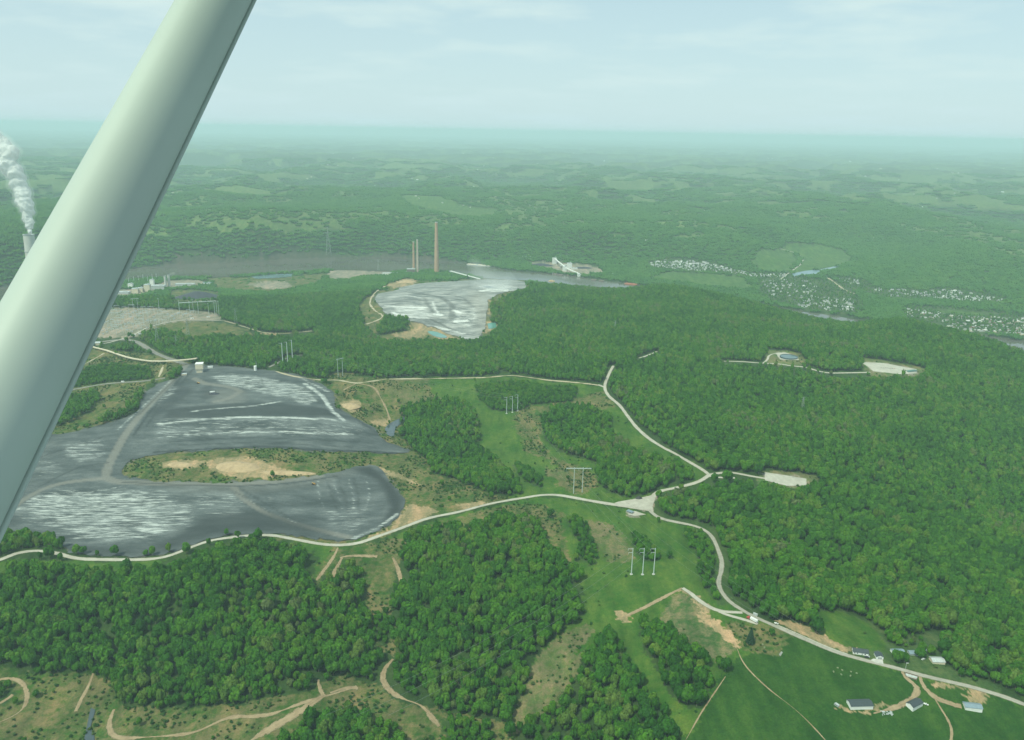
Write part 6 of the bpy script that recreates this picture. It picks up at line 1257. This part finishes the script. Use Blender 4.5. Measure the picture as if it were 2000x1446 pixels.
village('in the strip village on the far river bank', 'strip village on the far bank', [(1270, 514), (1300, 509), (1370, 511), (1420, 524), (1470, 536), (1535, 536), (1535, 542), (1480, 541), (1410, 532), (1330, 527), (1272, 521)], 165, V6)
village('among trees near the creek mouth', 'village by the creek mouth', [(1485, 544), (1550, 545), (1600, 556), (1600, 580), (1560, 590), (1500, 578)], 60, V6)
village('at the water edge in the river bend', 'village in the river bend', [(1550, 588), (1600, 582), (1660, 585), (1680, 606), (1620, 608), (1560, 601)], 60, V6)
village('below the wooded hill by the railway bank', 'houses by the railway bank', [(1630, 542), (1690, 550), (1690, 558), (1640, 552)], 12, V6)
village('in the clearing under the far hill', 'houses in the hill clearing', [(1700, 562), (1790, 566), (1800, 578), (1740, 580)], 28, V6)
village('along the upper street right of the clearing', 'upper street houses', [(1795, 573), (1850, 566), (1955, 582), (1955, 590), (1870, 588), (1805, 580)], 62, V6)
village('in the large village at the right edge', 'large village at the right', [(1762, 602), (1830, 608), (1860, 618), (2000, 622), (2060, 632), (2060, 664), (1960, 652), (1860, 648), (1840, 628), (1775, 618)], 210, V6)
village('on the hill road far behind the village', 'houses on the far hill road', [(1690, 462), (1750, 470), (1770, 490), (1700, 486)], 20, V6)
village('in the small group at the far river bend', 'group at the far bend', [(992, 494), (1010, 494), (1050, 496), (1052, 504), (1035, 508), (995, 504)], 11, V6)
FARM = [(338,378),(345,377),(352,379),(362,364),(372,365),(412,345),(440,332),(520,371),(530,383),(551,384),(600,350),(608,346),(615,362),(625,364),(622,368),(650,300),(690,310),(722,350),(732,363),(805,350),(815,352),(836,352),(830,361),(842,360),(806,380),(812,384),(818,388),(864,397),(905,402),(918,406),(968,386),(992,387),(905,300),(963,309),(945,325),(932,333),(640,322),(660,324),(400,330),(925,365),(1180,315),(1250,440),(1262,470),(1490,468),(1503,485),(1605,461),(1335,420),(1375,412),(1400,408),(1330,300),(1380,282),(1405,281),(1480,298),(1508,310),(1860,338),(1872,339),(1865,378),(1920,346),(1932,347),(1848,370),(1958,376),(1830,388),(1785,380),(1802,405),(1500,310),(1440,300),(1660,316),(1720,330),(1090,405),(1110,420),(1150,395),(1590,350),(1690,345),(1755,352),(1960,330),(1830,330),(1350,440),(1420,456),(1450,462),(1300,455),(1700,300),(1540,285),(1250,285),(1120,300),(1050,320),(1960,545),(1850,548),(1880,552),(1735,554)]
for (x, y), c in zip(FARM, hit(np.array(FARM, float))):
    HOUSES.append(('farmhouse', None, c, hr.choices(range(6), (4, 2, 1, 2, 0, 2))[0], hr.uniform(0, 3)))
def psize(h): return -project([h[2]])[0][2]
order = sorted(range(len(HOUSES)), key=lambda i: (-1e5 if HOUSES[i][1] is None else 0)+project([HOUSES[i][2]])[0][2])
def where_far(px):
    ref = [(350, 'left'), (620, 'left of the middle'), (870, 'behind the tall chimney'), (1150, 'middle'), (1450, 'behind the strip village'), (1750, 'right of the flat fields'), (2000, 'right')]
    return min(ref, key=lambda r: abs(r[0]-px))[1]
restm = MB(); nsolo = 0; seen = {}
for i in order:
    lb, gr, c, k, rz = HOUSES[i]; col, rf, me = HM[k]; r_ = math.hypot(c[0], c[1]); s = 1.0 if gr else min(2.2, max(1.0, r_/8000))
    if nsolo < 300:
        nsolo += 1; o = link('house', me, None, c); o.rotation_euler.z = rz; o.scale = (s*(.86 if gr else 1),)*3
        if gr: tag(o, 'small %s house with %s %s' % (col, rf, lb), 'house', '%s houses, %s, %s' % (col, rf, gr))
        else:
            wf = where_far(project([c])[0][0]); tag(o, 'far %s farmhouse with %s on the hazy hills, %s' % (col, rf, wf), 'house', '%s farmhouses with %s on the hazy hills, %s' % (col, rf, wf))
    else:
        ca_, sa_ = math.cos(rz), math.sin(rz); n0 = len(restm.v)
        for v in me.vertices: x, y, z = v.co; restm.v.append((c[0]+x*ca_-y*sa_, c[1]+x*sa_+y*ca_, c[2]+z))
        for p in me.polygons: restm.f.append(tuple(n0+j for j in p.vertices)); restm.m.append((0 if me.materials[p.material_index] in (m_wall, m_hwall) else 1))
if restm.f: tag(restm.build('distant_houses', [m_wall, m_roofg]), 'remaining small houses of the river villages', kind='stuff')
# --- steam and dust
def puffs(name, label, balls, den, col, vox, kind=None, cat=None, solid=False):
    b = bmesh.new(); c0 = Vector(balls[0][0])
    for p, r in balls:
        g = bmesh.ops.create_icosphere(b, subdivisions=3, radius=1.0)
        for v in g['verts']:
            d = v.co.copy(); k = vnoise(np.array([d.x*2.3+p[0]*.1]), np.array([d.y*2.3+d.z*2.9+p[1]*.1]), 5)[0]; k2 = vnoise(np.array([d.x*6+p[2]*.1]), np.array([d.y*6+d.z*5]), 8)[0]
            v.co = d*r*((.60+.52*k+.2*k2) if solid else (.66+.46*k+.22*k2))+Vector(p)-c0
    me = bpy.data.meshes.new(name); b.to_mesh(me); b.free(); m = bpy.data.materials.new(name); m.use_nodes = True; t = m.node_tree; t.nodes.clear(); oo = t.nodes.new('ShaderNodeOutputMaterial'); vv = t.nodes.new('ShaderNodeVolumePrincipled'); vv.inputs['Color'].default_value = col; vv.inputs['Density'].default_value = den; vv.inputs['Anisotropy'].default_value = 0.0
    t.links.new(vv.outputs[0], oo.inputs['Volume']); 
    if solid:
        t.nodes.clear(); oo = t.nodes.new('ShaderNodeOutputMaterial'); a_ = t.nodes.new('ShaderNodeBsdfDiffuse'); b_ = t.nodes.new('ShaderNodeBsdfTranslucent'); mx = t.nodes.new('ShaderNodeMixShader'); mx.inputs[0].default_value = .5
        a_.inputs[0].default_value = (.86, .87, .86, 1); b_.inputs[0].default_value = (.86, .87, .86, 1); t.links.new(a_.outputs[0], mx.inputs[1]); t.links.new(b_.outputs[0], mx.inputs[2]); t.links.new(mx.outputs[0], oo.inputs['Surface'])
    me.materials.append(m); o = link(name, me, None, c0); rm = o.modifiers.new('union', 'REMESH'); rm.mode = 'VOXEL'; rm.voxel_size = vox; rm.use_smooth_shade = True
    if cat: tag(o, label, cat)
    else: tag(o, label, kind=kind)
    return o
depS = -project([SC_])[0][2]
def onplane_pt(px, py, dep): return cam_pt(px, py, dep)
depS = float(project([SC_])[0][2])
PL = [(57, 452, 5), (57.5, 443, 7), (57, 434, 8.5), (54, 424, 10), (52, 413, 11), (49, 402, 12.5), (46, 391, 14), (41, 381, 15), (37, 371, 15.5), (36, 360, 15), (34, 349, 15), (27, 339, 16), (24, 327, 17), (19, 316, 18), (12, 304, 19), (6, 293, 19), (0, 282, 18), (-10, 272, 18), (-22, 266, 17)]
rr_ = random.Random(2); balls = []
for x, y, r in PL:
    sc = depS/FOC
    for k in range(2): balls.append((tuple(cam_pt(x+rr_.uniform(-.35, .35)*r, y+rr_.uniform(-.3, .3)*r, depS+rr_.uniform(-.4, .4)*r*sc)), r*sc*rr_.uniform(.75, 1.0)))
puffs('steam_plume', 'thick white steam plume drifting up from the broad white chimney', balls, .035, (.97, .98, .98, 1), 3.0, cat='smoke plume', solid=True)
puffs('steam_plume', 'soft outer wisps round the white steam plume', [(p, r*1.35) for p, r in balls[2:]], .006, (.97, .98, .98, 1), 5.0, kind='stuff')
c = at(327, 546); sc = float(project([c])[0][2])/FOC
puffs('steam_puff', 'thin white steam trailing from the short twin stacks', [(tuple(cam_pt(x, y, sc*FOC)), r*sc) for x, y, r in ((331, 537, 2.5), (335, 535, 3), (339, 534, 3.5), (323, 539, 2))], .012, (.96, .97, .97, 1), 3.0, cat='smoke plume')
c = at(960, 566); sc = float(project([c])[0][2])/FOC
DB = [(962, 556, 26), (952, 548, 22), (940, 538, 20), (932, 526, 17), (927, 516, 13), (985, 558, 22), (955, 562, 24), (975, 565, 30), (940, 565, 20)]
for k, (f_, lb_) in enumerate(((1.15, 'widest thin veil of pale dust over the far ash tip'), (.85, 'pale dust drifting up from the far ash tip'), (.6, 'denser core of the pale dust over the far ash tip'), (.4, 'whitest core of the dust rising from the far ash tip'))):
    puffs('dust_cloud', lb_, [(tuple(cam_pt(x+k*.7, y-k*.5, sc*FOC)), r*sc*f_) for x, y, r in DB], .0014, (.97, .98, .97, 1), 12.0, kind='stuff')
